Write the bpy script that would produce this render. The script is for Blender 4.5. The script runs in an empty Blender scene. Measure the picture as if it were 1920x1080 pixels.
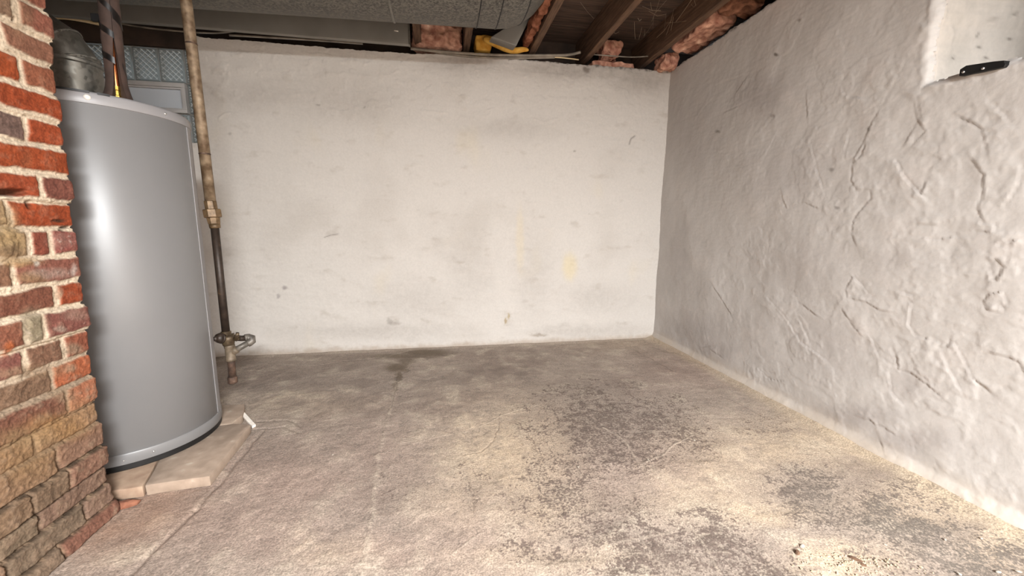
import bpy, bmesh, math, random
import numpy as np
from mathutils import Vector, Matrix, noise as mnoise

random.seed(7)
SC = bpy.context.scene
COL = SC.collection
PI = math.pi

# ------------------------------------------------------------------ camera model
F, PITCH, YAW, ROLL = 750.0, 0.152795, 0.176170, 0.0073767
CAM_H = 0.85
XR, YB, H = 1.6106, 2.7720, 1.9403          # right wall, back wall, wall height
_cy, _sy, _cp, _sp = math.cos(YAW), math.sin(YAW), math.cos(PITCH), math.sin(PITCH)
FW = np.array([_sy*_cp, _cy*_cp, -_sp]); _rt = np.array([_cy, -_sy, 0.0]); _up = np.cross(_rt, FW)
RT = math.cos(ROLL)*_rt + math.sin(ROLL)*_up
UP = -math.sin(ROLL)*_rt + math.cos(ROLL)*_up
CP = np.array([0, 0, CAM_H])

def on(u, v, ax, val):
    """point where the sight line through a photo pixel meets the plane axis = val"""
    d = FW*F + RT*(u-960) + UP*(540-v)
    return CP + d*((val-CP[ax])/d[ax])

def proj(P):
    Q = P - CP
    z = np.maximum(Q @ FW, 0.05)
    return 960 + F*(Q @ RT)/z, 540 - F*(Q @ UP)/z

cam_d = bpy.data.cameras.new('camera'); cam = bpy.data.objects.new('camera', cam_d); COL.objects.link(cam)
cam_d.sensor_width = 36; cam_d.sensor_fit = 'HORIZONTAL'; cam_d.lens = 36*F/1920; cam_d.clip_start = 0.02
M = Matrix((( RT[0], UP[0], -FW[0], 0), (RT[1], UP[1], -FW[1], 0), (RT[2], UP[2], -FW[2], CAM_H), (0, 0, 0, 1)))
cam.matrix_world = M
SC.camera = cam

# ------------------------------------------------------------------ numpy noise
_rng = np.random.RandomState(3)
_PT = np.arange(512); _rng.shuffle(_PT); _PT = np.concatenate([_PT, _PT, _PT])
_GA = _rng.rand(512)*2*PI; _GX, _GY = np.cos(_GA), np.sin(_GA)

def perlin(x, y):
    xi = np.floor(x).astype(np.int64); yi = np.floor(y).astype(np.int64)
    xf, yf = x-xi, y-yi
    u = xf*xf*xf*(xf*(xf*6-15)+10); v = yf*yf*yf*(yf*(yf*6-15)+10)
    def g(ix, iy, dx, dy):
        k = _PT[_PT[ix & 511] + (iy & 511)]
        return _GX[k]*dx + _GY[k]*dy
    a = g(xi, yi, xf, yf); b = g(xi+1, yi, xf-1, yf)
    c = g(xi, yi+1, xf, yf-1); d = g(xi+1, yi+1, xf-1, yf-1)
    return (a+(b-a)*u)*(1-v) + (c+(d-c)*u)*v

def fbm(x, y, scale, octv=4, seed=0, gain=0.5):
    s = 0; a = 1; f = 1/scale; t = 0
    for o in range(octv):
        s = s + a*perlin(x*f+17.3*seed+o*5.7, y*f-9.1*seed+o*3.3); t += a
        a *= gain; f *= 2.03
    return s/t*1.6

def sst(a, b, x):
    t = np.clip((x-a)/(b-a), 0, 1)
    return t*t*(3-2*t)

def lin(c):
    c = np.asarray(c, float)/255.0
    return np.where(c <= 0.04045, c/12.92, ((c+0.055)/1.055)**2.4)

def mixc(base, col, m):
    return base*(1-m[..., None]) + np.asarray(col)*m[..., None]

def poly_dist(px, py, pts, rad):
    """signed distance of many points to a polyline (sign: left of it), only within rad"""
    best = np.full(px.shape, 1e3); sgn = np.ones(px.shape)
    pts = np.asarray(pts, float)
    lo, hi = pts.min(0)-rad, pts.max(0)+rad
    idx = np.nonzero((px > lo[0]) & (px < hi[0]) & (py > lo[1]) & (py < hi[1]))
    if idx[0].size == 0: return idx, None, None
    x, y = px[idx], py[idx]; b = np.full(x.shape, 1e3); s = np.ones(x.shape)
    for (ax, ay), (bx, by) in zip(pts[:-1], pts[1:]):
        dx, dy = bx-ax, by-ay; L = dx*dx+dy*dy+1e-12
        t = np.clip(((x-ax)*dx+(y-ay)*dy)/L, 0, 1)
        ex, ey = x-ax-t*dx, y-ay-t*dy; d = np.hypot(ex, ey)
        c = dx*ey-dy*ex
        m = d < b
        b = np.where(m, d, b); s = np.where(m, np.sign(c), s)
    return idx, b, s

# ------------------------------------------------------------------ object helpers
def link(name, me, mat=None, parent=None, smooth=True):
    o = bpy.data.objects.new(name, me); COL.objects.link(o)
    if mat is not None: me.materials.append(mat)
    if smooth: me.polygons.foreach_set('use_smooth', np.ones(len(me.polygons), dtype=bool))
    if parent is not None: o.parent = parent
    return o

def tag(o, label, cat, group=None, kind=None):
    o['label'] = label; o['category'] = cat
    if group: o['group'] = group
    if kind: o['kind'] = kind
    return o

def struct(o, label, cat):
    o['kind'] = 'structure'; o['label'] = label; o['category'] = cat
    return o

def thing(name, label, cat, loc=(0, 0, 0), group=None):
    o = bpy.data.objects.new(name, None); COL.objects.link(o); o.empty_display_size = 0.05
    o.location = loc
    return tag(o, label, cat, group)

class MB:
    """collects patches into one mesh, in world coordinates; build() makes it local to the parent"""
    def __init__(s): s.v = []; s.f = []; s.c = []; s.n = 0
    def add(s, V, Fc, C=None):
        V = np.asarray(V, float).reshape(-1, 3)
        s.v.append(V); s.f += [tuple(int(i)+s.n for i in q) for q in Fc]
        s.c.append(np.tile([0.5, 0.5, 0.5], (len(V), 1)) if C is None else np.broadcast_to(np.asarray(C, float).reshape(-1, 3), (len(V), 3)))
        s.n += len(V)
        return s
    def box(s, lo, hi, C=None):
        (a, b, c), (d, e, f) = lo, hi
        s.add([(a, b, c), (d, b, c), (d, e, c), (a, e, c), (a, b, f), (d, b, f), (d, e, f), (a, e, f)],
              [(3, 2, 1, 0), (4, 5, 6, 7), (0, 1, 5, 4), (1, 2, 6, 5), (2, 3, 7, 6), (3, 0, 4, 7)], C)
        return s
    def grid(s, P, mask=None, C=None, flip=False):
        n, m = P.shape[:2]
        I = np.arange(n*m).reshape(n, m)
        q = np.stack([I[:-1, :-1], I[1:, :-1], I[1:, 1:], I[:-1, 1:]], -1)
        if flip: q = q[..., ::-1]
        q = q.reshape(-1, 4) if mask is None else q[mask]
        s.add(P.reshape(-1, 3), q.tolist(), None if C is None else C.reshape(-1, 3))
        return s
    def tube(s, pts, r, seg=16, caps=True, C=None, closed=False):
        pts = [Vector(p) for p in pts]; n = len(pts)
        rs = r if hasattr(r, '__len__') else [r]*n
        tan = []
        for i in range(n):
            a = pts[max(i-1, 0)]; b = pts[min(i+1, n-1)]
            t = (b-a); tan.append(t.normalized() if t.length > 1e-9 else (tan[-1] if tan else Vector((0, 0, 1))))
        ref = Vector((1, 0, 0)) if abs(tan[0].x) < 0.8 else Vector((0, 1, 0))
        u = (ref - tan[0]*ref.dot(tan[0])).normalized()
        V = []
        for i in range(n):
            u = (u - tan[i]*u.dot(tan[i])).normalized(); w = tan[i].cross(u)
            for k in range(seg):
                a = 2*PI*k/seg
                V.append(pts[i] + (u*math.cos(a)+w*math.sin(a))*rs[i])
        Fc = []
        for i in range(n-1):
            for k in range(seg):
                k2 = (k+1) % seg
                Fc.append((i*seg+k, i*seg+k2, (i+1)*seg+k2, (i+1)*seg+k))
        if caps:
            Fc.append(tuple(range(seg))[::-1]); Fc.append(tuple((n-1)*seg+k for k in range(seg)))
        s.add([tuple(v) for v in V], Fc, C)
        return s
    def lathe(s, c, prof, seg=64, a0=0, a1=2*PI, C=None):
        full = abs(a1-a0-2*PI) < 1e-6
        m = seg if full else seg+1
        V = [(c[0]+r*math.cos(a0+(a1-a0)*k/seg), c[1]+r*math.sin(a0+(a1-a0)*k/seg), z) for r, z in prof for k in range(m)]
        Fc = []
        for i in range(len(prof)-1):
            for k in range(seg):
                k2 = (k+1) % m
                Fc.append((i*m+k, i*m+k2, (i+1)*m+k2, (i+1)*m+k))
        s.add(V, Fc, C)
        return s
    def build(s, name, mat, parent=None, smooth=True, bevel=0, bseg=2, col=False, sharp=None):
        me = bpy.data.meshes.new(name)
        V = np.concatenate(s.v)
        if parent is not None: V = V - np.array(world(parent))
        me.from_pydata(V.tolist(), [], s.f)
        if col:
            at = me.color_attributes.new('Col', 'FLOAT_COLOR', 'POINT')
            c4 = np.ones((len(V), 4), np.float32); c4[:, :3] = np.concatenate(s.c)
            at.data.foreach_set('color', c4.ravel())
        if bevel:
            bm = bmesh.new(); bm.from_mesh(me)
            bmesh.ops.bevel(bm, geom=list(bm.edges), offset=bevel, segments=bseg, profile=0.5, affect='EDGES', clamp_overlap=True)
            bm.to_mesh(me); bm.free()
        o = link(name, me, mat, parent, smooth)
        if sharp: me.set_sharp_from_angle(angle=math.radians(sharp))
        return o

def world(o):
    p = Vector((0, 0, 0))
    while o is not None:
        p += o.location; o = o.parent
    return p

def fastgrid(name, P, C, mat, mask=None, extra=None):
    """big grid mesh with numpy (n,m,3), colour attribute Col"""
    n, m = P.shape[:2]
    I = np.arange(n*m).reshape(n, m)
    q = np.stack([I[:-1, :-1], I[1:, :-1], I[1:, 1:], I[:-1, 1:]], -1)
    q = q.reshape(-1, 4) if mask is None else q[mask]
    V = [P.reshape(-1, 3)]; Q = [q]; K = [C.reshape(-1, 3)]; off = n*m
    for (P2, C2, fl) in (extra or []):
        a, b = P2.shape[:2]; J = np.arange(a*b).reshape(a, b)+off
        r = np.stack([J[:-1, :-1], J[1:, :-1], J[1:, 1:], J[:-1, 1:]], -1).reshape(-1, 4)
        if fl: r = r[:, ::-1]
        V.append(P2.reshape(-1, 3)); Q.append(r); K.append(np.broadcast_to(C2, P2.shape).reshape(-1, 3)); off += a*b
    V = np.concatenate(V).astype(np.float32); Q = np.concatenate(Q).astype(np.int32); K = np.concatenate(K)
    me = bpy.data.meshes.new(name)
    me.vertices.add(len(V)); me.vertices.foreach_set('co', V.ravel())
    me.loops.add(Q.size); me.loops.foreach_set('vertex_index', Q.ravel())
    me.polygons.add(len(Q)); me.polygons.foreach_set('loop_start', np.arange(0, Q.size, 4, dtype=np.int32))
    me.update(calc_edges=True); me.validate()
    at = me.color_attributes.new('Col', 'FLOAT_COLOR', 'POINT')
    c4 = np.ones((len(V), 4), np.float32); c4[:, :3] = np.clip(K, 0.004, 0.95)
    at.data.foreach_set('color', c4.ravel())
    return link(name, me, mat)

# ------------------------------------------------------------------ materials
def nodes(name):
    m = bpy.data.materials.new(name); m.use_nodes = True
    nt = m.node_tree; return m, nt, nt.nodes['Principled BSDF']

def mat_attr(name, rough=0.9, nscale=250, namt=0.16, bump=0.25, bdist=0.001, spec=0.3, b2=0):
    """colour from the mesh's own pigment attribute, broken up by fine grain"""
    m, nt, b = nodes(name); N, L = nt.nodes, nt.links
    at = N.new('ShaderNodeAttribute'); at.attribute_name = 'Col'
    tc = N.new('ShaderNodeTexCoord')
    n1 = N.new('ShaderNodeTexNoise'); n1.inputs['Scale'].default_value = nscale; n1.inputs['Detail'].default_value = 4
    L.new(tc.outputs['Object'], n1.inputs['Vector'])
    mr = N.new('ShaderNodeMapRange'); mr.inputs[1].default_value = 0.3; mr.inputs[2].default_value = 0.7
    mr.inputs[3].default_value = 1-namt; mr.inputs[4].default_value = 1+namt
    L.new(n1.outputs['Fac'], mr.inputs[0])
    mx = N.new('ShaderNodeMix'); mx.data_type = 'RGBA'; mx.blend_type = 'MULTIPLY'; mx.inputs[0].default_value = 1
    L.new(at.outputs['Color'], mx.inputs[6]); L.new(mr.outputs[0], mx.inputs[7])
    L.new(mx.outputs[2], b.inputs['Base Color'])
    bp = N.new('ShaderNodeBump'); bp.inputs['Strength'].default_value = bump; bp.inputs['Distance'].default_value = bdist
    L.new(n1.outputs['Fac'], bp.inputs['Height']); L.new(bp.outputs[0], b.inputs['Normal'])
    b.inputs['Roughness'].default_value = rough; b.inputs['Specular IOR Level'].default_value = spec
    return m

def mat_noise(name, c1, c2, scale=20, rough=0.6, metal=0.0, bump=0.0, bdist=0.002, detail=5, lo=0.35, hi=0.65, r2=None, stretch=(1, 1, 1), spec=0.5, vor=False, c3=None):
    m, nt, b = nodes(name); N, L = nt.nodes, nt.links
    tc = N.new('ShaderNodeTexCoord'); mp = N.new('ShaderNodeMapping'); mp.inputs['Scale'].default_value = stretch
    L.new(tc.outputs['Object'], mp.inputs[0])
    if vor:
        n1 = N.new('ShaderNodeTexVoronoi'); n1.inputs['Scale'].default_value = scale; out = n1.outputs['Color']
        sep = N.new('ShaderNodeSeparateColor'); L.new(out, sep.inputs[0]); out = sep.outputs[0]; lo, hi = 0, 1
    else:
        n1 = N.new('ShaderNodeTexNoise'); n1.inputs['Scale'].default_value = scale; n1.inputs['Detail'].default_value = detail; out = n1.outputs['Fac']
    L.new(mp.outputs[0], n1.inputs['Vector'])
    rp = N.new('ShaderNodeValToRGB'); rp.color_ramp.elements[0].position = lo; rp.color_ramp.elements[1].position = hi
    rp.color_ramp.elements[0].color = (*lin(c1), 1); rp.color_ramp.elements[1].color = (*lin(c2), 1)
    if c3 is not None:
        e = rp.color_ramp.elements.new(min(hi+0.08, 0.98)); e.color = (*lin(c3), 1)
    L.new(out, rp.inputs[0]); L.new(rp.outputs[0], b.inputs['Base Color'])
    b.inputs['Roughness'].default_value = rough; b.inputs['Metallic'].default_value = metal; b.inputs['Specular IOR Level'].default_value = spec
    if r2 is not None:
        mr = N.new('ShaderNodeMapRange'); mr.inputs[1].default_value = lo; mr.inputs[2].default_value = hi
        mr.inputs[3].default_value = rough; mr.inputs[4].default_value = r2
        L.new(out, mr.inputs[0]); L.new(mr.outputs[0], b.inputs['Roughness'])
    if bump:
        bp = N.new('ShaderNodeBump'); bp.inputs['Strength'].default_value = bump; bp.inputs['Distance'].default_value = bdist
        L.new(out, bp.inputs['Height']); L.new(bp.outputs[0], b.inputs['Normal'])
    return m

M_floor = mat_attr('stained_concrete', 0.85, 230, 0.34, 0.6, 0.002, 0.3)
M_wall = mat_attr('painted_plaster', 0.85, 90, 0.035, 0.35, 0.0012, 0.3)
M_brick = mat_attr('old_brick', 0.95, 190, 0.26, 0.7, 0.002, 0.2)
M_dark = mat_noise('dark_wood', (40, 30, 24), (66, 50, 40), 8, 0.9, stretch=(1, 8, 1))
M_joist = mat_noise('joist_wood', (80, 58, 43), (114, 86, 65), 14, 0.85, bump=0.4, bdist=0.002, stretch=(6, 0.6, 6))
M_board = mat_noise('subfloor_wood', (62, 48, 40), (92, 72, 60), 10, 0.9, bump=0.3, stretch=(0.6, 7, 7))
M_tank = mat_noise('grey_enamel', (113, 112, 112), (117, 116, 116), 3, 0.37, spec=0.5)
M_tank2 = mat_noise('grey_enamel_band', (140, 138, 139), (144, 142, 143), 3, 0.40, spec=0.4)
M_black = mat_noise('black_metal', (10, 10, 11), (20, 19, 19), 40, 0.55)
M_galv = mat_noise('galvanised_steel', (112, 110, 103), (140, 137, 129), 95, 0.36, metal=0.8, vor=True, r2=0.6, bump=0.03)
M_galvd = mat_noise('dull_galvanised', (62, 60, 55), (130, 126, 118), 130, 0.42, metal=0.4, vor=True, r2=0.75, bump=0.06)
M_panel = mat_noise('grey_sheet', (134, 131, 125), (144, 141, 135), 6, 0.55, metal=0.35)
M_pink = mat_noise('pink_fibreglass', (160, 110, 94), (220, 172, 148), 22, 1.0, bump=1.0, bdist=0.012, spec=0.05, c3=(238, 204, 180))
M_red = mat_noise('rusty_fibreglass', (112, 70, 52), (168, 112, 88), 22, 1.0, bump=1.0, bdist=0.010, spec=0.05)
M_brown = mat_noise('brown_fibreglass', (92, 62, 48), (146, 102, 80), 22, 1.0, bump=1.0, bdist=0.010, spec=0.05)
M_yellow = mat_noise('yellow_fibreglass', (196, 140, 58), (226, 180, 92), 18, 1.0, bump=0.8, bdist=0.010, spec=0.05)
M_copper = mat_noise('copper', (190, 108, 66), (222, 140, 90), 12, 0.25, metal=1.0)
M_brass = mat_noise('brass', (196, 160, 78), (226, 196, 110), 30, 0.25, metal=1.0)
M_foam = mat_noise('brown_foam', (58, 44, 38), (76, 58, 50), 30, 0.8, bump=0.2)
M_tape = mat_noise('black_tape', (18, 15, 14), (30, 26, 24), 20, 0.35)
M_pipe = mat_noise('tarnished_pipe', (96, 76, 56), (150, 130, 106), 34, 0.5, metal=0.35, bump=0.15, r2=0.7, c3=(166, 150, 128))
M_iron = mat_noise('black_iron', (42, 34, 28), (62, 50, 42), 40, 0.5, metal=0.3, c3=(96, 76, 58))
M_oldbrass = mat_noise('old_brass_fitting', (84, 66, 44), (126, 102, 74), 45, 0.5, metal=0.3, bump=0.2)
M_valve = mat_noise('oily_valve', (62, 50, 38), (104, 88, 66), 50, 0.5, metal=0.4, bump=0.2)
M_greypipe = mat_noise('grey_fitting', (82, 77, 71), (116, 109, 100), 40, 0.5, metal=0.35)
M_tee = mat_noise('tan_tee', (84, 73, 59), (118, 104, 87), 45, 0.6, metal=0.2)
M_rust = mat_noise('rusty_nipple', (58, 42, 33), (88, 66, 52), 45, 0.75, c3=(138, 122, 108), lo=0.40, hi=0.62)
M_paver = mat_noise('concrete_paver', (144, 126, 110), (164, 145, 128), 24, 0.95, bump=0.5, bdist=0.0025, c3=(176, 163, 146))
M_paver2 = mat_noise('dusty_paver', (150, 124, 104), (170, 146, 124), 26, 0.95, bump=0.6, bdist=0.003)
M_white = mat_noise('white_scrap', (214, 206, 196), (236, 229, 219), 30, 0.8)
M_cable = mat_noise('grey_cable', (108, 100, 90), (150, 140, 126), 12, 0.6)
M_cream = mat_noise('cream_cable', (200, 176, 134), (220, 198, 158), 12, 0.5)
M_mortar = mat_noise('block_mortar', (122, 118, 112), (146, 142, 134), 30, 0.9)
M_frame = mat_noise('vent_frame_paint', (168, 166, 164), (182, 180, 178), 12, 0.6)
M_brickfrag = mat_noise('brick_fragment', (112, 68, 50), (140, 92, 70), 60, 0.95)
M_crumb = mat_noise('plaster_crumb', (150, 132, 110), (178, 160, 136), 60, 0.95)
M_chip = mat_noise('paint_chip', (160, 150, 138), (184, 174, 160), 40, 0.85)
M_darkchip = mat_noise('dark_flake', (74, 52, 38), (104, 78, 58), 50, 0.9)
M_web = mat_noise('cobweb', (150, 132, 112), (176, 156, 134), 8, 1.0)
M_screw = mat_noise('steel_screw', (176, 174, 170), (208, 206, 202), 30, 0.35, metal=0.8)

def mat_glass(name, tint, trans, rough):
    m, nt, b = nodes(name)
    b.inputs['Base Color'].default_value = (*lin(tint), 1)
    b.inputs['Transmission Weight'].default_value = trans
    b.inputs['Roughness'].default_value = rough; b.inputs['IOR'].default_value = 1.45
    return m
M_block = mat_glass('glass_block_glass', (206, 213, 208), 0.40, 0.22)
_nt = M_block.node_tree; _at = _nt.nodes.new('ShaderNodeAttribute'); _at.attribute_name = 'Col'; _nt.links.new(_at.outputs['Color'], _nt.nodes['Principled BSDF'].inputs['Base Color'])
M_pane = mat_glass('frosted_vent_pane', (196, 200, 204), 0.2, 0.5)

# ------------------------------------------------------------------ FLOOR
def P2(pts, ax, val):                           # traced pixels to points on a plane
    return [on(u, v, ax, val) for u, v in pts]

xs = np.arange(-1.62, XR+0.03, 0.0029); ys = np.arange(0.56, YB+0.03, 0.0029)
X, Y = np.meshgrid(xs, ys, indexing='ij')
Z0 = np.zeros_like(X)
U, V = proj(np.stack([X, Y, Z0], -1))
wx = X + 0.03*fbm(X, Y, 0.12, 3, 1); wy = Y + 0.03*fbm(X, Y, 0.12, 3, 2)
nL = fbm(X, Y, 0.5, 4, 3); nM = fbm(wx, wy, 0.14, 4, 4); nS = fbm(X, Y, 0.035, 4, 5, 0.65); nT = fbm(X, Y*1.5, 0.011, 3, 6, 0.7)
nU = fbm(X, Y, 0.0075, 2, 14, 0.8)
WU = U + 34*nM + 12*nS; WV = V + 22*nM*(V-400)/400 + 7*nS

def blobs(lst):
    m = np.zeros_like(X)
    for (u, v, ru, rv, a) in lst:
        m = np.maximum(m, a*np.exp(-(((WU-u)/ru)**2+((WV-v)/rv)**2)**1.1*0.6))
    return m
K = 0.67                                         # pigment scale (photo tone -> albedo)
col = np.tile(lin((184, 168, 154))*K, X.shape+(1,))
col = mixc(col, lin((170, 153, 140))*K, sst(-0.1, 0.5, nL))
col = mixc(col, lin((200, 186, 168))*K, sst(0.0, 0.45, nM)*0.8)
n9 = fbm(wx, wy, 0.3, 5, 9, 0.7)
n10 = fbm(wx+3, wy*1.3, 0.11, 5, 15, 0.7)
mot = sst(-0.05, 0.5, 0.7*n9 + 0.5*n10 + 0.3*nS + 0.35*nT)
col = mixc(col, lin((134, 118, 108))*K, mot*0.48)
cream = blobs([(960, 860, 110, 90, 1), (1000, 940, 90, 60, .8), (880, 930, 90, 60, .55), (1340, 870, 110, 60, .8), (1480, 830, 110, 45, .9), (1330, 920, 120, 50, .7),
               (1640, 850, 170, 40, .8), (1780, 930, 160, 45, .9), (1890, 1010, 70, 40, .9), (1430, 960, 80, 26, .9), (1580, 1050, 90, 30, .9), (1010, 1045, 160, 30, .6), (1170, 640, 90, 14, .4),
               (640, 1040, 80, 26, .5), (560, 760, 120, 20, .35)])
cream = np.clip(cream*(0.85+0.5*nS), 0, 1)
col = mixc(col, lin((218, 195, 167))*K, cream*np.clip(0.95-0.5*mot, 0, 1))
pink = blobs([(540, 900, 130, 60, .7), (690, 850, 90, 60, .5), (480, 980, 140, 60, .6), (1290, 690, 90, 30, .6), (860, 1010, 120, 60, .4), (1180, 870, 120, 50, .45), (720, 1030, 80, 40, .5)])
col = mixc(col, lin((186, 162, 148))*K, pink)
grey = blobs([(950, 715, 150, 38, .9), (640, 720, 140, 26, .8), (500, 705, 90, 22, .7), (1060, 725, 100, 30, .6), (700, 960, 150, 60, .55), (620, 850, 140, 40, .45), (780, 760, 90, 30, .35),
              (1240, 695, 60, 18, .8), (1390, 740, 90, 30, .55), (620, 1010, 120, 40, .5), (780, 1000, 80, 50, .5), (760, 900, 60, 60, .4), (1590, 890, 120, 30, .5)])
grey = np.clip(grey*(0.8+0.7*nS), 0, 1)
col = mixc(col, lin((126, 111, 102))*K, np.clip(grey*(0.55+0.9*sst(-.2, .5, n9+.5*nT)), 0, 1)*0.5)
dark = blobs([(1125, 795, 105, 62, 1), (1210, 790, 90, 45, .9), (1080, 850, 80, 50, .75), (1180, 845, 90, 45, .85), (1060, 930, 90, 60, .75), (1150, 940, 80, 36, .6), (1240, 1035, 80, 48, 1.1),
              (1350, 1035, 70, 50, 1.05), (1120, 985, 110, 40, .7), (1040, 1035, 90, 22, .75), (1200, 1075, 120, 20, .7), (1420, 1070, 80, 40, .9), (1510, 925, 60, 44, 1.0), (1560, 960, 80, 30, .85), (1640, 960, 110, 44, .85), (1740, 990, 90, 50, .95),
              (1830, 1050, 110, 46, .95), (1700, 1040, 100, 40, .6), (1290, 830, 60, 36, .7), (1330, 985, 50, 20, .5), (880, 920, 16, 36, .6), (905, 890, 30, 14, .5), (1000, 900, 26, 14, .5), (750, 920, 60, 50, .35), (1440, 800, 60, 30, .45)])
qz = 0.6*nS/nS.std() + 0.75*nT/nT.std() + 0.45*nU/nU.std() + 0.35*nM/nM.std(); qz = qz/qz.std()
spk = sst(-0.55, 0.75, qz - (1.75 - 2.55*np.clip(dark, 0, 1.1)))*np.clip(dark*3, 0, 1)
col = mixc(col, lin((103, 88, 81))*K, spk*(0.80+0.08*np.clip(qz, -1, 1)))
gr = blobs([(1700, 985, 150, 50, .8), (1830, 1040, 120, 50, .9), (1540, 930, 70, 50, .6)])
col = mixc(col, lin((126, 118, 108))*K, gr*spk*0.8)
# light paint specks scattered, denser over the dark areas
sp2 = sst(0.50, 0.75, fbm(X*1.0, Y, 0.012, 2, 11)) * (0.25+0.75*np.clip(dark, 0, 1))
col = mixc(col, lin((206, 190, 172))*K, np.clip(sp2*0.7, 0, 1))
sp3 = sst(0.52, 0.7, fbm(X, Y, 0.020, 2, 12))*sst(0.0, 0.5, nM)
col = mixc(col, lin((128, 110, 98))*K, sp3*0.45)
col = col*(1+0.20*nT+0.16*nS+0.10*nM+0.18*nU+0.055*np.clip(qz, -2, 2))[..., None]
# orange brick dust by the chimney foot
od = np.exp(-((np.hypot(X+0.93, Y-1.22))/0.16)**2) * (0.75+0.5*nM)
col = mixc(col, lin((198, 142, 104))*K, np.clip(od*0.5, 0, 1))
# damp brown patch at the foot of the back wall
damp = np.zeros_like(X)
for (u, v, ru, rv, a) in [(800, 662, 52, 8, 1), (760, 668, 70, 5, .9), (745, 690, 24, 9, 1), (762, 676, 18, 8, .8), (748, 704, 6, 14, .9), (741, 725, 5, 12, .7), (758, 682, 10, 8, .8)]:
    damp = np.maximum(damp, a*np.exp(-(((U+5*nS*2-u)/ru)**2+((V+2.5*nS-v)/rv)**2)**2))
col = mixc(col, lin((118, 102, 84))*K, damp*0.85)
Zf = 0.0040*nM + 0.0016*nS + 0.0005*nT - 0.003*sst(.3, .8, dark)
# cracks, and a slab edge with painted shadow: (pixels, half width m, light(+)/dark(-), strength, relief)
CR = [([(742, 722), (735, 760), (722, 800), (710, 850), (702, 900), (700, 960), (688, 1020), (680, 1080)], .013, 1, .7, .002),
      ([(745, 700), (742, 730), (734, 765)], .004, -1, .7, -.002),
      ([(590, 1062), (640, 1058), (700, 1064), (773, 1079)], .006, 1, .5, .0006),
      ([(700, 1066), (790, 1066), (882, 1055), (960, 1061), (1028, 1061), (1083, 1052), (1156, 1019), (1220, 1003), (1269, 993), (1283, 975)], .006, 1, .45, .0006),
      ([(1134, 960), (1160, 965), (1185, 979), (1207, 1019), (1225, 1040), (1247, 1062)], .005, 1, .6, .001),
      ([(1290, 979), (1312, 1008), (1334, 1040), (1352, 1073)], .005, 1, .6, .001), ([(1325, 1034), (1368, 1036)], .003, 1, .6, .001),
      ([(1130, 800), (1152, 812), (1174, 829), (1185, 850), (1203, 873)], .006, 1, .75, .002),
      ([(1203, 869), (1240, 855), (1255, 840), (1269, 829), (1301, 816)], .004, 1, .75, .002), ([(1240, 858), (1262, 882)], .004, -1, .6, -.001),
      ([(1165, 806), (1210, 808), (1262, 805)], .004, 1, .5, .001), ([(1190, 800), (1180, 790)], .003, 1, .5, .001),
      ([(938, 775), (935, 800), (926, 825), (904, 847), (864, 855)], .0035, -1, .6, -.002),
      ([(900, 800), (939, 780), (991, 761), (1022, 757), (1034, 750)], .004, 1, .45, .0015), ([(1005, 758), (1024, 757), (1034, 749)], .004, -1, .7, -.002),
      ([(1017, 803), (1030, 793), (1051, 785)], .005, -1, .6, -.002),
      ([(1074, 751), (1108, 748), (1134, 739), (1150, 741), (1158, 748)], .005, 1, .5, .001),
      ([(1092, 884), (1124, 908), (1156, 933)], .0035, -1, .5, -.001), ([(944, 924), (968, 944), (992, 966)], .0025, -1, .6, -.001), ([(953, 912), (966, 926)], .002, -1, .6, -.001),
      ([(900, 876), (916, 886), (933, 898)], .003, -1, .5, -.001), ([(990, 841), (1020, 848), (1045, 858)], .003, -1, .5, -.001),
      ([(872, 890), (880, 910), (884, 940), (890, 962)], .004, -1, .5, -.002), ([(866, 880), (876, 905), (880, 930)], .004, 1, .5, .001),
      ([(846, 1045), (862, 1028), (882, 1011), (904, 997)], .0035, 1, .6, .001),
      ([(1160, 647), (1185, 653), (1205, 664), (1235, 680), (1265, 697)], .010, -1, .55, -.003), ([(1220, 650), (1265, 662), (1290, 675), (1317, 688)], .012, -1, .5, -.003),
      ([(1317, 688), (1360, 712), (1410, 735)], .006, -1, .35, -.001),
      ([(1350, 741), (1372, 750), (1395, 762), (1440, 785)], .004, -1, .5, -.002),
      ([(1486, 813), (1522, 832), (1545, 842), (1559, 854), (1575, 870), (1592, 884)], .003, -1, .6, -.002),
      ([(1655, 925), (1700, 942), (1735, 955), (1760, 975)], .004, 1, .4, .001),
      ([(1830, 995), (1870, 1018), (1895, 1035)], .003, -1, .5, -.002),
      ([(522, 684), (582, 686), (614, 682), (647, 676), (690, 673), (725, 669), (765, 658)], .006, -1, .65, -.003),
      ([(486, 789), (535, 788), (552, 792), (563, 799)], .010, -1, .45, -.004), ([(478, 804), (510, 803), (535, 799)], .007, -1, .55, -.004), ([(535, 801), (560, 812)], .01, -1, .3, -.003),
      ([(492, 808), (462, 845), (440, 872), (412, 905), (385, 935), (366, 956)], .010, -1, .42, -.004),  # this and next: slab edge, its shadow line painted dark
      ([(366, 956), (335, 988), (296, 1024), (246, 1077)], .012, -1, .36, -.005),
      ([(463, 728), (480, 726), (505, 722)], .004, -1, .5, -.001), ([(760, 818), (790, 826), (806, 829)], .006, -1, .35, -.001),
      ([(775, 832), (830, 818), (880, 808)], .003, 1, .4, .001), ([(1400, 790), (1460, 812), (1500, 830)], .004, -1, .3, -.001),
      ([(930, 651), (990, 648), (1050, 645), (1100, 644)], .008, -1, .45, -.003), ([(1000, 655), (1060, 654), (1090, 653)], .005, -1, .35, -.001),
      ([(880, 655), (930, 652)], .006, -1, .35, -.001), ([(1195, 633), (1222, 630)], .010, -1, .6, -.003)]
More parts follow.
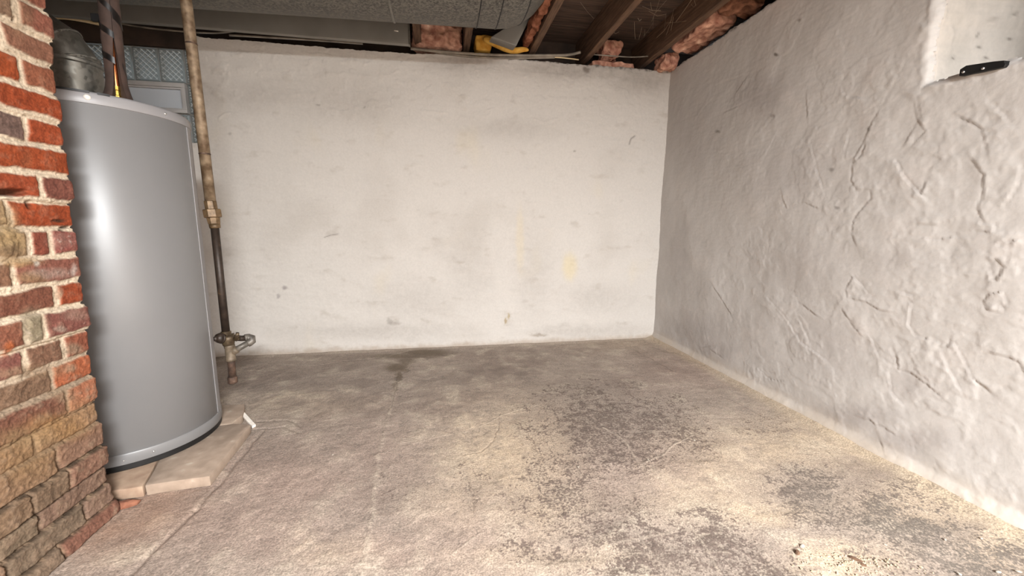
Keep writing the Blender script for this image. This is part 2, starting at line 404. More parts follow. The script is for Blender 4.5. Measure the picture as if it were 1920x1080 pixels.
for pts, hw, sg, st, rel in CR:
    pp = [p[:2] for p in P2(pts, 2, 0)]
    idx, d, s = poly_dist(wx*0.35+X*0.65, wy*0.35+Y*0.65, pp, 0.06)
    if d is None: continue
    w = 0.68*hw*(0.8+0.5*np.clip(nS[idx]+0.5, 0, 2))
    m = 0.85*np.exp(-(d/w)**2)*st*np.clip(0.5+1.5*nS[idx]+0.9*nT[idx], 0.02, 1.1)
    c = lin((216, 200, 180))*K if sg > 0 else lin((92, 78, 68))*K
    col[idx] = col[idx]*(1-m[:, None]) + c*m[:, None]
    Zf[idx] += rel*np.exp(-(d/w)**2)
# a paler mortar fillet along the foot of the right wall and a thin one along the back wall
fr = sst(0.11, 0.0, (XR-X) + 0.02*nM) ; fbk = sst(0.05, 0.0, (YB-Y)+0.015*nM)
col = mixc(col, lin((206, 186, 158))*K, fr*0.6); col = mixc(col, lin((196, 182, 166))*K, fbk*0.5)
Zf += 0.020*sst(0.07, 0.0, XR-X) + 0.006*sst(0.04, 0, YB-Y)
# low worn slab below the pavers
ex = []
rest = lin((182, 166, 150))*K
def flat(x0, x1, y0, y1, z=0.0, n=2):
    gx, gy = np.meshgrid(np.linspace(x0, x1, n), np.linspace(y0, y1, n), indexing='ij')
    return np.stack([gx, gy, np.full_like(gx, z)], -1)
ex += [(flat(-2.5, xs[0], -4.6, 2.8, -.001), rest, True), (flat(xs[0], XR+.02, -4.6, ys[0], -.001), rest, True)]
ex = [(P, c, False) for P, c, _ in ex]
floor = fastgrid('floor', np.stack([X, Y, Zf], -1), col, M_floor, None, ex)
struct(floor, 'worn beige concrete floor with dark stains and pale cracks', 'floor')

# ------------------------------------------------------------------ WALLS
KW = 0.86
def paint(a, b, n1, n2):
    return None

# ---- back wall
WX0, WX1, WZ0, WZ1 = -2.30, -1.408, 1.325, 1.852       # glass block opening
xs = np.arange(-2.52, XR+0.06, 0.0055); zs = np.arange(-0.02, H+0.0001, 0.0055)
X, Z = np.meshgrid(xs, zs, indexing='ij')
a = fbm(X, Z, 0.55, 4, 21); b = fbm(X, Z*2.2, 0.16, 4, 22); c = fbm(X, Z, 0.035, 4, 23, 0.6); d4 = fbm(X, Z*1.4, 0.07, 3, 24)
ragged = 0.010*fbm(X, X*0+3.1, 0.05, 4, 25)
Zr = np.where(Z > H-0.12, Z + (ragged-0.004-0.020*sst(0.15, -0.25, X))*sst(H-0.12, H, Z), Z)
h = 0.007*a + 0.0030*b + 0.0009*c
h += 0.0022*sst(0.12, 0.2, d4)*sst(1.15, 1.75, Z+0.25*a)              # flaking, more near the top
h += 0.0012*np.sin((Z+0.01*a)*2*PI/0.076)*sst(-0.2, 0.5, b)*0.8       # ghost of brick courses
col = np.tile(lin((216, 210, 203))*KW, X.shape+(1,))
col = mixc(col, lin((204, 197, 189))*KW, sst(0.0, 0.7, a)*0.8)
col = mixc(col, lin((190, 181, 171))*KW, sst(0.25, 0.8, b+0.4*d4)*0.55)
col = mixc(col, lin((222, 208, 178))*KW, sst(0.3, 0.9, fbm(X, Z*0.5, 0.3, 3, 26))*0.35)
U, V = proj(np.stack([X, X*0+YB, Zr], -1))
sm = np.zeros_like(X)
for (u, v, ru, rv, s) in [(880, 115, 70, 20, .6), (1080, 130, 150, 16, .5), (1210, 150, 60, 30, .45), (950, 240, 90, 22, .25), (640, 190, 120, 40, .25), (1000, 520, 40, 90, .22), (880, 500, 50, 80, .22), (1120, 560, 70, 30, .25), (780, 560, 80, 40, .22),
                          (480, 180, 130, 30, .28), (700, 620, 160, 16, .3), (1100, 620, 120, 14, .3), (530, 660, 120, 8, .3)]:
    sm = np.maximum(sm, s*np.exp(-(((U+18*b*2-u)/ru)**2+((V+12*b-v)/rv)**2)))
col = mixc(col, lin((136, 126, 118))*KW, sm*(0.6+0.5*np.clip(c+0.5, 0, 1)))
for (u, v, ru, rv, s, cc) in [(1068, 500, 14, 26, .5, (226, 208, 160)), (975, 450, 8, 60, .3, (226, 208, 168)), (954, 593, 3, 6, .7, (170, 148, 100)), (948, 602, 2.5, 7, .7, (164, 140, 94)), (740, 606, 10, 5, .5, (150, 140, 132)),
                              (1100, 131, 7, 5, .8, (116, 106, 98)), (597, 197, 3.5, 2, .5, (110, 100, 92)), (684, 202, 2.5, 2.5, .45, (120, 110, 102)), (431, 251, 4, 2.5, .45, (130, 120, 114)), (534, 540, 5, 4, .7, (140, 130, 130)), (522, 556, 4, 5, .6, (146, 138, 138)), (730, 603, 5, 6, .4, (120, 112, 104)), (1078, 284, 3, 2, .6, (130, 120, 110)), (1010, 628, 16, 3, .6, (146, 132, 116))]:
    m = s*np.exp(-(((U+4*c-u)/ru)**2+((V+4*c-v)/rv)**2)**2)
    col = mixc(col, lin(cc)*KW, m)
spl = sst(0.46, 0.7, fbm(X, Z, 0.02, 3, 27))*sst(0.0, 0.7, a+b*0.5+0.3)
col = mixc(col, lin((170, 160, 150))*KW, spl*0.28)
low = sst(0.05, 0.0, Z-0.02*c-0.02*b)
col = mixc(col, lin((176, 160, 144))*KW, low*0.7)
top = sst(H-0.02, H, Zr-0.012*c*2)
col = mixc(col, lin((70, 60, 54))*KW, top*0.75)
MK = [([(905, 218), (912, 219), (919, 214), (921, 205), (914, 207)], .006, .004), ([(608, 445), (620, 441), (634, 439)], .003, -.0015), ([(410, 222), (420, 213), (432, 211), (445, 214)], .004, .004), ([(440, 276), (455, 281), (465, 284)], .005, .003), ([(790, 207), (815, 210), (838, 212)], .005, .004),
      ([(1000, 222), (1020, 230), (1045, 222)], .006, .003), ([(1180, 270), (1183, 260), (1190, 255)], .005, -.003), ([(530, 215), (560, 218), (575, 222)], .005, .002), ([(970, 85+50), (1000, 137), (1050, 140), (1075, 150)], .005, .002), ([(735, 600), (745, 606), (752, 604)], .005, .002),
      ([(1000, 240), (1020, 233), (1040, 236)], .005, .003), ([(880, 390), (895, 394)], .005, .002), ([(585, 325), (600, 326)], .004, .002)]
for pts, hw, rel in MK:
    pp = [(p[0], p[2]) for p in P2(pts, 1, YB)]
    idx, d, s = poly_dist(X, Z, pp, 0.04)
    if d is not None:
        h[idx] += rel*np.exp(-(d/hw)**2)
        if rel < 0:
            m = 0.6*np.exp(-(d/hw)**2); col[idx] = col[idx]*(1-m[:, None]) + lin((110, 102, 96))*KW*m[:, None]
xc = 0.5*(X[:-1, :-1]+X[1:, 1:]); zc = 0.5*(Z[:-1, :-1]+Z[1:, 1:])
hole = (xc > WX0) & (xc < WX1) & (zc > WZ0)
ex = [(np.stack(np.meshgrid([WX0, WX1], [YB-.004, YB+.09], indexing='ij')+[np.full((2, 2), WZ0)], -1), lin((200, 190, 182))*KW, False),
      (np.stack([np.full((2, 2), WX1), *np.meshgrid([YB-.006, YB+.09], [WZ0, H], indexing='ij')], -1), lin((196, 188, 180))*KW, True),
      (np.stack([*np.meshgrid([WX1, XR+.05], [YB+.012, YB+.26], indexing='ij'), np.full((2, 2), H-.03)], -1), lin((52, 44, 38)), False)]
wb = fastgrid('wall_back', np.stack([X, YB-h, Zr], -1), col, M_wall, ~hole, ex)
struct(wb, 'white painted rough back wall behind the water heater', 'wall')

# ---- right wall, with the deep window recess at the top right
RY0, RY1, RZ0 = 0.30, 1.165, 1.335
ys = np.arange(-0.2, YB+0.06, 0.005); zs = np.arange(-0.02, H+0.0001, 0.005)
Y, Z = np.meshgrid(ys, zs, indexing='ij')
a = fbm(Y, Z, 0.6, 4, 31); b = fbm(Y, Z, 0.17, 4, 32); c = fbm(Y, Z, 0.04, 4, 33, 0.6); f1 = fbm(Y+0.04*b, Z+0.04*a, 0.24, 4, 34); f2 = fbm(Y, Z, 0.09, 3, 35); tr = fbm(Y*0.35, Z*2.5, 0.03, 3, 36)
ragged = 0.016*fbm(Y, Y*0+1.7, 0.07, 4, 37)
Zr = np.where(Z > H-0.15, Z + (ragged-0.006)*sst(H-0.15, H, Z), Z)
h = 0.012*a + 0.0022*b + 0.0007*c + 0.0004*tr
f3 = fbm(Y+0.02*c, Z, 0.055, 3, 39); f4 = fbm(Y, Z, 0.35, 2, 40)
fade = 0.35 + 0.65*sst(2.7, 1.6, Y)
h += 0.0008*(sst(0.10, 0.135, f1) + sst(0.34, 0.37, f1+0.2*c))*fade
h += 0.0007*sst(0.30, 0.36, f3)*sst(-0.15, 0.25, f4)*fade
h += 0.0008*sst(0.22, 0.26, f2)*sst(0.2, -0.2, a)*fade
def c7(l): return [(1240+x/3.6, 100+y/3.6) for x, y in l]
def c8(l): return [(1500+x/2.348, 300+y/2.348) for x, y in l]
def c3(l): return [(1400+x/3.273, 750+y/3.273) for x, y in l]
RP = [c7([(1370, 620), (1350, 690), (1290, 740), (1280, 860), (1320, 920), (1410, 920), (1420, 980), (1340, 1070)]) + c8([(235, 270), (230, 330), (240, 355)]),
      c8([(420, 10), (480, 95), (530, 150), (550, 100)]), c8([(760, 5), (805, 60), (805, 170), (780, 215), (800, 250)]), c8([(975, 40), (960, 110), (905, 190)]),
      c8([(870, 430), (905, 465), (870, 530), (845, 530), (835, 450), (870, 430)]), c8([(840, 590), (885, 583), (910, 625), (890, 675), (830, 665), (812, 630), (840, 590)]),
      c8([(880, 355), (945, 345), (935, 385), (875, 372), (880, 355)]), c8([(790, 280), (860, 285), (850, 315), (780, 310)]),
      c8([(320, 605), (290, 580), (235, 515), (205, 565), (210, 605), (290, 625), (350, 660), (400, 665)]),
      c8([(440, 580), (490, 600), (480, 690), (470, 730), (510, 780), (580, 790), (650, 825), (660, 795), (710, 865), (740, 940), (755, 970)]),
      c8([(15, 640), (70, 680)]), c8([(0, 710), (40, 800)]), c8([(190, 660), (250, 745)]), c8([(310, 790), (330, 850)]), c8([(420, 870), (430, 920), (500, 945), (560, 990), (610, 1035)]),
      c8([(390, 970), (395, 1030), (440, 1070)]), c8([(800, 850), (850, 845), (960, 885), (985, 930)]), c8([(640, 900), (690, 1000)]), c8([(780, 980), (840, 1030)]), c8([(540, 340), (610, 350), (650, 345)]), c8([(510, 280), (590, 285), (650, 270)]),
      c7([(1250, 570), (1230, 700)]), c7([(1460, 400), (1400, 500), (1360, 600), (1300, 700)]), c7([(740, 410), (760, 430), (700, 500)]), c7([(980, 320), (985, 420)]), c7([(1220, 250), (1235, 285), (1330, 300)]),
      c7([(1700, 330), (1720, 440), (1780, 520), (1700, 610)]), c7([(1580, 740), (1650, 850), (1700, 900), (1750, 950)]), c7([(240, 430), (280, 370), (330, 320)]), c7([(510, 260), (565, 180)]), c7([(120, 400), (160, 300)]), c7([(1010, 640), (1050, 800), (1080, 900)]),
      c7([(820, 960), (850, 1050), (960, 1000), (1050, 1040)]), c7([(430, 400), (520, 360)]), c7([(400, 200), (500, 160)]), c7([(760, 570), (700, 700)]), c7([(1550, 220), (1620, 100), (1660, 20)]), c7([(1700, 0), (1720, 100), (1760, 170)]),
      c3([(665, 95), (730, 120), (750, 110), (790, 150), (830, 155), (890, 195)]), c3([(1280, 520), (1400, 575), (1480, 610), (1580, 660)]), c3([(830, 260), (850, 300)]), [(1314, 653), (1332, 649)], [(1337, 657), (1356, 670)],
      [(1440, 560), (1470, 590), (1500, 640), (1540, 670)], [(1340, 540), (1370, 590)], [(1420, 690), (1440, 710), (1470, 715)], [(1800, 220), (1840, 240), (1850, 280)], [(1860, 200), (1890, 230)], [(1720, 180), (1725, 220), (1700, 260)]]
col = np.tile(lin((208, 203, 198))*KW, X.shape[:0]+Y.shape+(1,))
col = mixc(col, lin((195, 189, 184))*KW, sst(0.0, 0.7, a)*0.7)
col = mixc(col, lin((214, 207, 201))*KW, sst(0.1, 0.6, b)*0.6)
U, V = proj(np.stack([Y*0+XR, Y, Zr], -1))
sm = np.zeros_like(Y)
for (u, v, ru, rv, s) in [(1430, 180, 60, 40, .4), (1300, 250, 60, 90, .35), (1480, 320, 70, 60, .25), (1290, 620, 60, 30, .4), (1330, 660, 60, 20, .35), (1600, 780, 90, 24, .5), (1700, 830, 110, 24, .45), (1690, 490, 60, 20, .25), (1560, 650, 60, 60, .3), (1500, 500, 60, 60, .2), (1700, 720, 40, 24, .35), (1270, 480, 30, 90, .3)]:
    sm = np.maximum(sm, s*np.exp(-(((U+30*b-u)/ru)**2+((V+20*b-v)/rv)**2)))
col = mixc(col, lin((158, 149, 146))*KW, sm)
sc = np.array([1 if k % 2 else -1 for k in range(len(RP))])
for k, pts in enumerate(RP):
    pp = [(p[1], p[2]) for p in P2(pts, 0, XR)]
    idx, d, s = poly_dist(Y+0.006*c, Z+0.006*b, pp, 0.09)
    if d is None: continue
    side = s*sc[k]
    h[idx] += np.where(side > 0, 0.0018*np.exp(-d/0.030)*np.clip(0.75+1.2*c[idx], 0.1, 1.4), -0.0010*np.exp(-(d/0.005)**2))
    m = 0.16*np.exp(-(d/0.004)**2)
    col[idx] = col[idx]*(1-m[:, None]) + lin((140, 128, 120))*KW*m[:, None]
for (u, v, ru, rv, s, cc) in [(1457, 103, 4, 3, .9, (110, 100, 92)), (1346, 247, 5, 3, .7, (120, 112, 104)), (1451, 218, 4, 3, .6, (128, 118, 110)), (1628, 242, 4, 5, .6, (120, 112, 104)), (1558, 318, 5, 4, .6, (128, 120, 114)), (1500, 38, 5, 3, .6, (128, 116, 108)), (1570, 390, 5, 3, .6, (126, 116, 110))]:
    col = mixc(col, lin(cc)*KW, s*np.exp(-(((U+3*c-u)/ru)**2+((V+3*c-v)/rv)**2)**2))
low = sst(0.10, 0.0, Z-0.03*b-0.02*c)
h += 0.018*sst(0.06, 0.0, Z)
col = mixc(col, lin((206, 190, 170))*KW, low*0.6)
spl = sst(0.44, 0.7, fbm(Y, Z, 0.022, 3, 38))*sst(-0.1, 0.6, a+b*0.5)
col = mixc(col, lin((172, 160, 154))*KW, spl*0.25)
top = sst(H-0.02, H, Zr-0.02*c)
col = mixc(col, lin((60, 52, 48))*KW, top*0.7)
# soft plaster corner rolling into the recess
RR = 0.022
ey = np.minimum(RY1 - Y + 0.012*b + 0.010*c, Y-RY0); ez = Z - RZ0 + 0.012*b + 0.008*c
ed = np.minimum(ey, ez)
roll = np.clip((RR + np.minimum(ed, 0.004))/RR, 0, 1)
xin = np.where(ed > -RR, RR*(1-np.sqrt(np.clip(1-roll**2, 0, 1))), 0)
near = np.exp(-(ed/0.04)**2)
h *= 1-0.92*np.exp(-(np.minimum(ed+RR, 0)/0.07)**2)
h += near*(0.007*c + 0.004*f3)*sst(0.0, -0.02, ed)*sst(-0.16, -0.03, ed)
yc = (Y[:-1, :-1]+Y[1:, :-1]+Y[:-1, 1:]+Y[1:, 1:])/4; edc = (ed[:-1, :-1]+ed[1:, :-1]+ed[:-1, 1:]+ed[1:, 1:])/4
hole = edc > 0.003
# jamb (far reveal), sill and near jamb of the recess
def jamb():
    gx, gz = np.meshgrid(np.arange(XR+0.013, XR+0.47, 0.006), np.arange(RZ0-0.03, 2.05, 0.008), indexing='ij')
    n = fbm(gx, gz, 0.12, 4, 41); n2 = fbm(gx, gz, 0.03, 3, 42); fl = fbm(gx, gz, 0.10, 3, 43)
    e = sst(0.10, 0.0, gx-XR)
    y = RY1 - 0.003 + 0.012*fbm(gx*0+RY1, gz, 0.17, 4, 32) + 0.010*fbm(gx*0+RY1, gz, 0.04, 4, 33, 0.6) + (0.006*n - 0.0015*n2 - 0.0022*sst(0.15, 0.19, fl) + 0.008*e*n2)*(1-sst(0.05, 0.02, gx-XR)) + 0.012*sst(0.024, 0.014, gx-XR) - 0.05*(gx-XR)
    cc = np.tile(lin((206, 197, 187))*KW, gx.shape+(1,))
    cc = mixc(cc, lin((196, 188, 178))*KW, sst(0.0, 0.6, n))
    uu, vv = proj(np.stack([gx, y, gz], -1))
    for (u, v, ru, rv) in [(1862, 36, 9, 3), (1833, 66, 2.5, 4), (1787, 109, 3, 3), (1848, 109, 5, 2.5), (1903, 26, 5, 3), (1836, 88, 5, 2.5), (1893, 73, 5, 2)]:
        cc = mixc(cc, lin((104, 94, 86))*KW, 0.75*np.exp(-(((uu+0.6*(vv-v)-u)/ru)**2+((vv-v)/rv)**2)))
    return np.stack([gx, y, gz], -1), cc
Pj, Cj = jamb()
gx, gy = np.meshgrid(np.arange(XR+0.016, XR+0.47, 0.012), np.arange(RY0-.03, RY1+0.03, 0.012), indexing='ij')
Ps = np.stack([gx, gy, RZ0 - 0.006 - 0.012*fbm(gy, gx*0+RZ0, 0.17, 4, 32) - 0.008*fbm(gy, gx*0+RZ0, 0.04, 4, 33, 0.6)], -1)
Pn = np.stack([*[q for q in np.meshgrid(np.arange(XR, XR+0.47, 0.03), [RY0], indexing='ij')]], -1)
gx2, gz2 = np.meshgrid(np.linspace(XR+.012, XR+0.47, 5), np.linspace(RZ0-.03, 2.05, 5), indexing='ij')
Pn = np.stack([gx2, gx2*0+RY0-0.004, gz2], -1)
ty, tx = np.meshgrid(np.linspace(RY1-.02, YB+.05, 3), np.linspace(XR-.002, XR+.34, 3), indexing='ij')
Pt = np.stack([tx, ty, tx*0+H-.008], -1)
ey2, ez2 = np.meshgrid([-4.6, ys[0]], [-.02, H], indexing='ij')
Pe = np.stack([ey2*0+XR, ey2, ez2], -1)
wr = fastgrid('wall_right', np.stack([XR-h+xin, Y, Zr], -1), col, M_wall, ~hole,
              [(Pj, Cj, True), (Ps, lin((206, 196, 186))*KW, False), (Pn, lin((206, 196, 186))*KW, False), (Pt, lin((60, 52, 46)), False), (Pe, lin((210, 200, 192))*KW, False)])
struct(wr, 'white painted right wall with peeling plaster and a deep window recess', 'wall')

# ---- unseen walls that close the basement
mb = MB().box((-2.60, -4.6, -.02), (-2.5, 2.9, 2.2), lin((190, 176, 164))*KW); struct(mb.build('wall_left', M_wall, smooth=False, col=True), 'plain painted left wall behind the chimney', 'wall')
mb = MB().box((-2.6, -4.7, -.02), (2.2, -4.6, 2.2), lin((200, 188, 176))*KW); struct(mb.build('wall_front', M_wall, smooth=False, col=True), 'plain painted wall behind the camera', 'wall')

# ------------------------------------------------------------------ CEILING: subfloor planks, rims, joists
JB, JT = 1.992, 2.165
mb = MB(); y = -4.7
while y < 3.2:
    w = 0.085; mb.box((-2.6, y, JT+random.uniform(0, .004)), (2.3, y+w-0.004, JT+0.02)); y += w
mb.box((-2.6, -4.7, JT+0.02), (2.3, 3.2, JT+0.03))
struct(mb.build('ceiling', M_board, smooth=False), 'dark wooden subfloor boards above the joists', 'ceiling')
mb = MB().box((-2.6, YB+0.26, 1.90), (2.3, YB+0.30, 2.20)); struct(mb.build('trim_1', M_dark, smooth=False), 'dark rim board above the back wall', 'trim')
mb = MB().box((XR+0.34, RY1+.02, 1.90), (XR+0.38, YB+0.30, 2.20)); mb.box((XR+0.34, -4.7, 2.0), (XR+0.38, RY1+.02, 2.20)); mb.box((XR, -4.7, 1.93), (XR+.04, RY0, 2.2))
struct(mb.build('trim_2', M_dark, smooth=False), 'dark rim board above the right wall', 'trim')
mb = MB().box((WX0-.25, YB+.012, WZ1), (WX1+.01, YB+.10, 1.985)); struct(mb.build('trim_3', M_dark, smooth=False, bevel=.003), 'dark brown timber lintel over the glass block window', 'trim')

joists = [(-0.117, 'old wooden ceiling joist whose end shows left of the pink insulation above the back wall'),
          (0.190, 'old wooden ceiling joist whose end shows between pink and yellow insulation'),
          (0.625, 'old wooden ceiling joist just right of the duct end'),
          (1.018, 'old wooden ceiling joist in the middle of the open ceiling bays'),
          (1.455, 'cobwebbed wooden ceiling joist nearest the right wall')]
for i, (x, lab) in enumerate(joists):
    mb = MB(); n = 40; w = 0.042
    gy = np.linspace(-2.55, YB+0.25, n)
    prof = [(-w/2, JT), (-w/2, JB+.002), (-w/2+.004, JB), (w/2-.004, JB), (w/2, JB+.002), (w/2, JT)]
    P = np.array([[(x+px+0.003*perlin(np.array([q*2.+i*9]), np.array([pz*3]))[0], q, pz+0.002*math.sin(q*5+i)*(pz < JB+.01)) for px, pz in prof] for q in gy])
    mb.grid(P, flip=True)
    mb.add(P[0], [tuple(range(6))]); mb.add(P[-1], [tuple(range(6))[::-1]])
    tag(mb.build('ceiling_joist', M_joist, smooth=False), lab, 'joist', 'wooden ceiling joists')
# blocking between joists at the top right
mb = MB().box((1.03, 1.93, JB+0.01), (XR+0.05, 1.97, JB+0.12))
tag(mb.build('wood_blocking', M_joist, smooth=False, bevel=.002), 'short dark wooden block running from joist to right wall at the top edge', 'wood block')

# ------------------------------------------------------------------ WINDOWS
def block_mesh(w, hgt, dep=0.07):
    """one glass block, centre at origin, front towards -y, pressed diamond pattern"""
    m = MB(); n = max(18, int(w/0.0022)); k = int(hgt/0.0022)
    gx, gz = np.meshgrid(np.linspace(-w/2, w/2, n), np.linspace(-hgt/2, hgt/2, k), indexing='ij')
    ed = np.minimum(w/2-abs(gx), hgt/2-abs(gz))
    p = 0.030
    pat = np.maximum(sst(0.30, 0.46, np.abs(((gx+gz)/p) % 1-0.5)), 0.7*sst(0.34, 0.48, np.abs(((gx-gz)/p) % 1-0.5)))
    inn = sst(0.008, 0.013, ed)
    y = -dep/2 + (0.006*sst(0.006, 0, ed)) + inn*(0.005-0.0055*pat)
    cA, cB = np.array(lin((138, 143, 140))), np.array(lin((226, 230, 228)))  # ridges painted near-white to stand in for light glints
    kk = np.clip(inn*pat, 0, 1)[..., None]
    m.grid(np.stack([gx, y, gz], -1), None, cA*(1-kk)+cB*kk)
    m.grid(np.stack([gx, -y*0+dep/2, gz], -1), None, np.broadcast_to(cA, gx.shape+(3,)), flip=True)
    for (ax, bx) in (((-w/2, -hgt/2), (w/2, -hgt/2)), ((w/2, -hgt/2), (w/2, hgt/2)), ((w/2, hgt/2), (-w/2, hgt/2)), ((-w/2, hgt/2), (-w/2, -hgt/2))):
        m.add([(ax[0], -dep/2+.006, ax[1]), (bx[0], -dep/2+.006, bx[1]), (bx[0], dep/2, bx[1]), (ax[0], dep/2, ax[1])], [(0, 1, 2, 3)])
    me = bpy.data.meshes.new('glass_block')
    me.from_pydata(np.concatenate(m.v).tolist(), [], m.f); me.materials.append(M_block)
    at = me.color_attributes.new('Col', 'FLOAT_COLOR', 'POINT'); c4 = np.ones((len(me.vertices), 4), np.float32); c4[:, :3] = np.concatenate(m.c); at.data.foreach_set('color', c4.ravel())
    me.polygons.foreach_set('use_smooth', np.ones(len(me.polygons), dtype=bool)); me.set_sharp_from_angle(angle=math.radians(40))
    return me

win = bpy.data.objects.new('window_1', None); COL.objects.link(win); win.location = (-1.85, YB+0.05, WZ0)
struct(win, 'glass block window with a small hopper vent behind the water heater', 'window')
wl = np.array(win.location)
colx = [-1.4495-0.1305*k for k in range(7)]              # joint positions, right to left
rows = [(1.330, 1.488), (1.494, 1.660), (1.666, 1.846)]
cache = {}
yw = YB+0.055
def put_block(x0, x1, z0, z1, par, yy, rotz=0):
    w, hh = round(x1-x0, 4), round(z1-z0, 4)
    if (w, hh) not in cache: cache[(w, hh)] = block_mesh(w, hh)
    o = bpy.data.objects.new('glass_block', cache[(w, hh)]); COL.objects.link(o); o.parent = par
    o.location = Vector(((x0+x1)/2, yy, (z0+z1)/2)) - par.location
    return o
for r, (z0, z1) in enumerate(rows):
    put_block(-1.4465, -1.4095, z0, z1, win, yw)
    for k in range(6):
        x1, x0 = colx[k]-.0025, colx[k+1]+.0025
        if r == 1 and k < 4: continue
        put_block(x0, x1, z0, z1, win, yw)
mb = MB().box((WX0, yw-.020, WZ0-.004), (WX1, yw+.02, WZ0+.004))
for z in (1.491, 1.663): 
    mb.box((WX0, yw-.024, z-.003), (colx[4], yw+.02, z+.003)); mb.box((-1.4495, yw-.024, z-.003), (WX1, yw+.02, z+.003))
mb.box((colx[4], yw-.024, 1.6605), (-1.4495, yw+.02, 1.6655)); mb.box((colx[4], yw-.024, 1.4885), (-1.4495, yw+.02, 1.4935))
mb.box((WX0, yw-.02, 1.846), (WX1, yw+.03, 1.86))
for k, x in enumerate(colx[:]):
    for r, (z0, z1) in enumerate(rows):
        if r == 1 and 0 < k < 4: continue
        mb.box((x-.0022, yw-.024, z0), (x+.0022, yw+.02, z1))
mb.build('mortar_joint', M_mortar, win, smooth=False)
vx0, vx1, vz0, vz1 = colx[4]+.003, -1.4525, 1.494, 1.660
mb = MB()
for (a0, b0, a1, b1) in ((vx0, vz0, vx1, vz0+.020), (vx0, vz1-.024, vx1, vz1), (vx0, vz0+.020, vx0+.02, vz1-.024), (vx1-.020, vz0+.020, vx1, vz1-.024)):
    mb.box((a0, yw-.050, b0), (a1, yw+.0, b1))
vf_ = mb.build('vent_frame', M_frame, win, smooth=False, bevel=.002)
mb = MB().box((vx0+.018, yw-.026, vz0+.018), (vx1-.018, yw-.022, vz1-.022)); mb.build('vent_pane', M_pane, vf_, smooth=False)
mb = MB()
for (a0, b0, a1, b1) in ((vx0+.020, vz0+.02, vx1-.02, vz0+.028), (vx0+.02, vz1-.034, vx1-.02, vz1-.024), (vx0+.02, vz0+.028, vx0+.028, vz1-.034), (vx1-.030, vz0+.028, vx1-.02, vz1-.034)):
    mb.box((a0, yw-.040, b0), (a1, yw-.026, b1))
mb.build('vent_sash', M_frame, vf_, smooth=False, bevel=.0015)

win2 = bpy.data.objects.new('window_2', None); COL.objects.link(win2); win2.location = (XR+0.42, 0.7, RZ0)
struct(win2, 'glass block window deep in the right wall recess', 'window')
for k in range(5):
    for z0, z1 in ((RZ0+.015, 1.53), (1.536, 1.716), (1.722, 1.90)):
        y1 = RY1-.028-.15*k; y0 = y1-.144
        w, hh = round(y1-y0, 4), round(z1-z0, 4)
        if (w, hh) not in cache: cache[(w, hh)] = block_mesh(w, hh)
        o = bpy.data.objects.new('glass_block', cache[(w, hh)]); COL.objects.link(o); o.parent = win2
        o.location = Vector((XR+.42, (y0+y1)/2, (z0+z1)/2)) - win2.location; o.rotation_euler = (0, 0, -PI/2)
mb = MB()
for k in range(6): mb.box((XR+.405, RY1-.028-.15*k, RZ0), (XR+.44, RY1-.022-.15*k+(.03 if k == 0 else 0), 2.0))
for z in (RZ0+.007, 1.533, 1.719, 1.93): mb.box((XR+.406, RY0, z-(.008 if z < 1.4 else .003)), (XR+.44, RY1-.02, z+(.03 if z > 1.9 else .003)))
mb.build('mortar_joint', M_mortar, win2, smooth=False)

# ------------------------------------------------------------------ BRICK CHIMNEY
def xface(z): return -0.973 + z*0.028
YC = 1.266
edge = [(97, -40), (97, -18), (98, 29), (100, 82), (104, 130), (113, 185), (117, 233), (122, 283), (131, 334), (134, 380), (142, 429), (153, 477), (160, 523), (165, 568), (173, 615), (173, 659), (178, 702), (193, 749), (195, 787), (200, 831), (195, 869), (200, 902), (213, 935), (214, 962)]
zj = [on(u, v, 1, YC)[2] for u, v in edge]                    # joint heights, top down
zj[-1] = 0.0
zj = sorted(zj)
while zj[-1] < 1.97: zj.append(zj[-1]+0.069)
zj = np.array(zj); NC = len(zj)-1; NT = len(edge)-1            # traced courses
def course_from_top(k): return NT-1-k                          # list index -> course index counted from the floor
O1, O2, O3 = (204, 92, 34), (198, 86, 34), (186, 92, 54)
DR, MV, TN, TP, GY = (176, 108, 88), (168, 104, 90), (178, 136, 106), (158, 128, 104), (146, 116, 104)
# per traced course, top down: head joint pixels and the colours left to right, joint half width
ROW = [([], [DR]), ([], [(186, 112, 86)]), ([28], [(168, 132, 104), (184, 112, 88)]), ([6], [TN, (180, 122, 94)]), ([48], [(204, 92, 34), (188, 112, 78)]), ([], [(198, 86, 34)]), ([57], [GY, (200, 88, 38)]), ([], [(198, 88, 34)]),
       ([78], [(198, 88, 42), (164, 98, 80)]), ([24], [(200, 160, 116), (198, 86, 34)]), ([60, 100], [(196, 158, 118), (176, 92, 68), (178, 96, 84)]), ([32], [(170, 122, 92), (176, 108, 88)]), ([111], [(160, 98, 74), (190, 86, 42)]), ([48, 82], [(176, 108, 80), (176, 158, 128), (168, 102, 88)]),
       ([125], [(158, 114, 88), (186, 106, 76)]), ([105], [(160, 124, 96), (214, 118, 72)]), ([128], [(150, 98, 76), (206, 130, 92)]), ([], [(186, 144, 106)]), ([110], [(172, 134, 100), (174, 132, 106)]), ([60, 128], [(160, 128, 98), (150, 122, 96), (168, 124, 100)]), ([78], [(156, 132, 106), (160, 126, 104)]), ([158], [(152, 128, 104), (166, 132, 110)]), ([108], [(156, 130, 106), (164, 112, 90)])]
HW = [0.0055]*12 + [0.005]*5 + [0.003]*2 + [0.002]*6
L_FACE = YC-0.20; RC = 0.014
ss = np.concatenate([np.arange(0, L_FACE-0.9, 0.02), np.arange(L_FACE-0.9, L_FACE+0.06, 0.0026), np.arange(L_FACE+0.06, L_FACE+0.50, 0.01)])
zz = np.arange(0, 1.985, 0.0026)
S, Z = np.meshgrid(ss, zz, indexing='ij')
yw_ = np.minimum(S, L_FACE)+0.20                                # y along the face
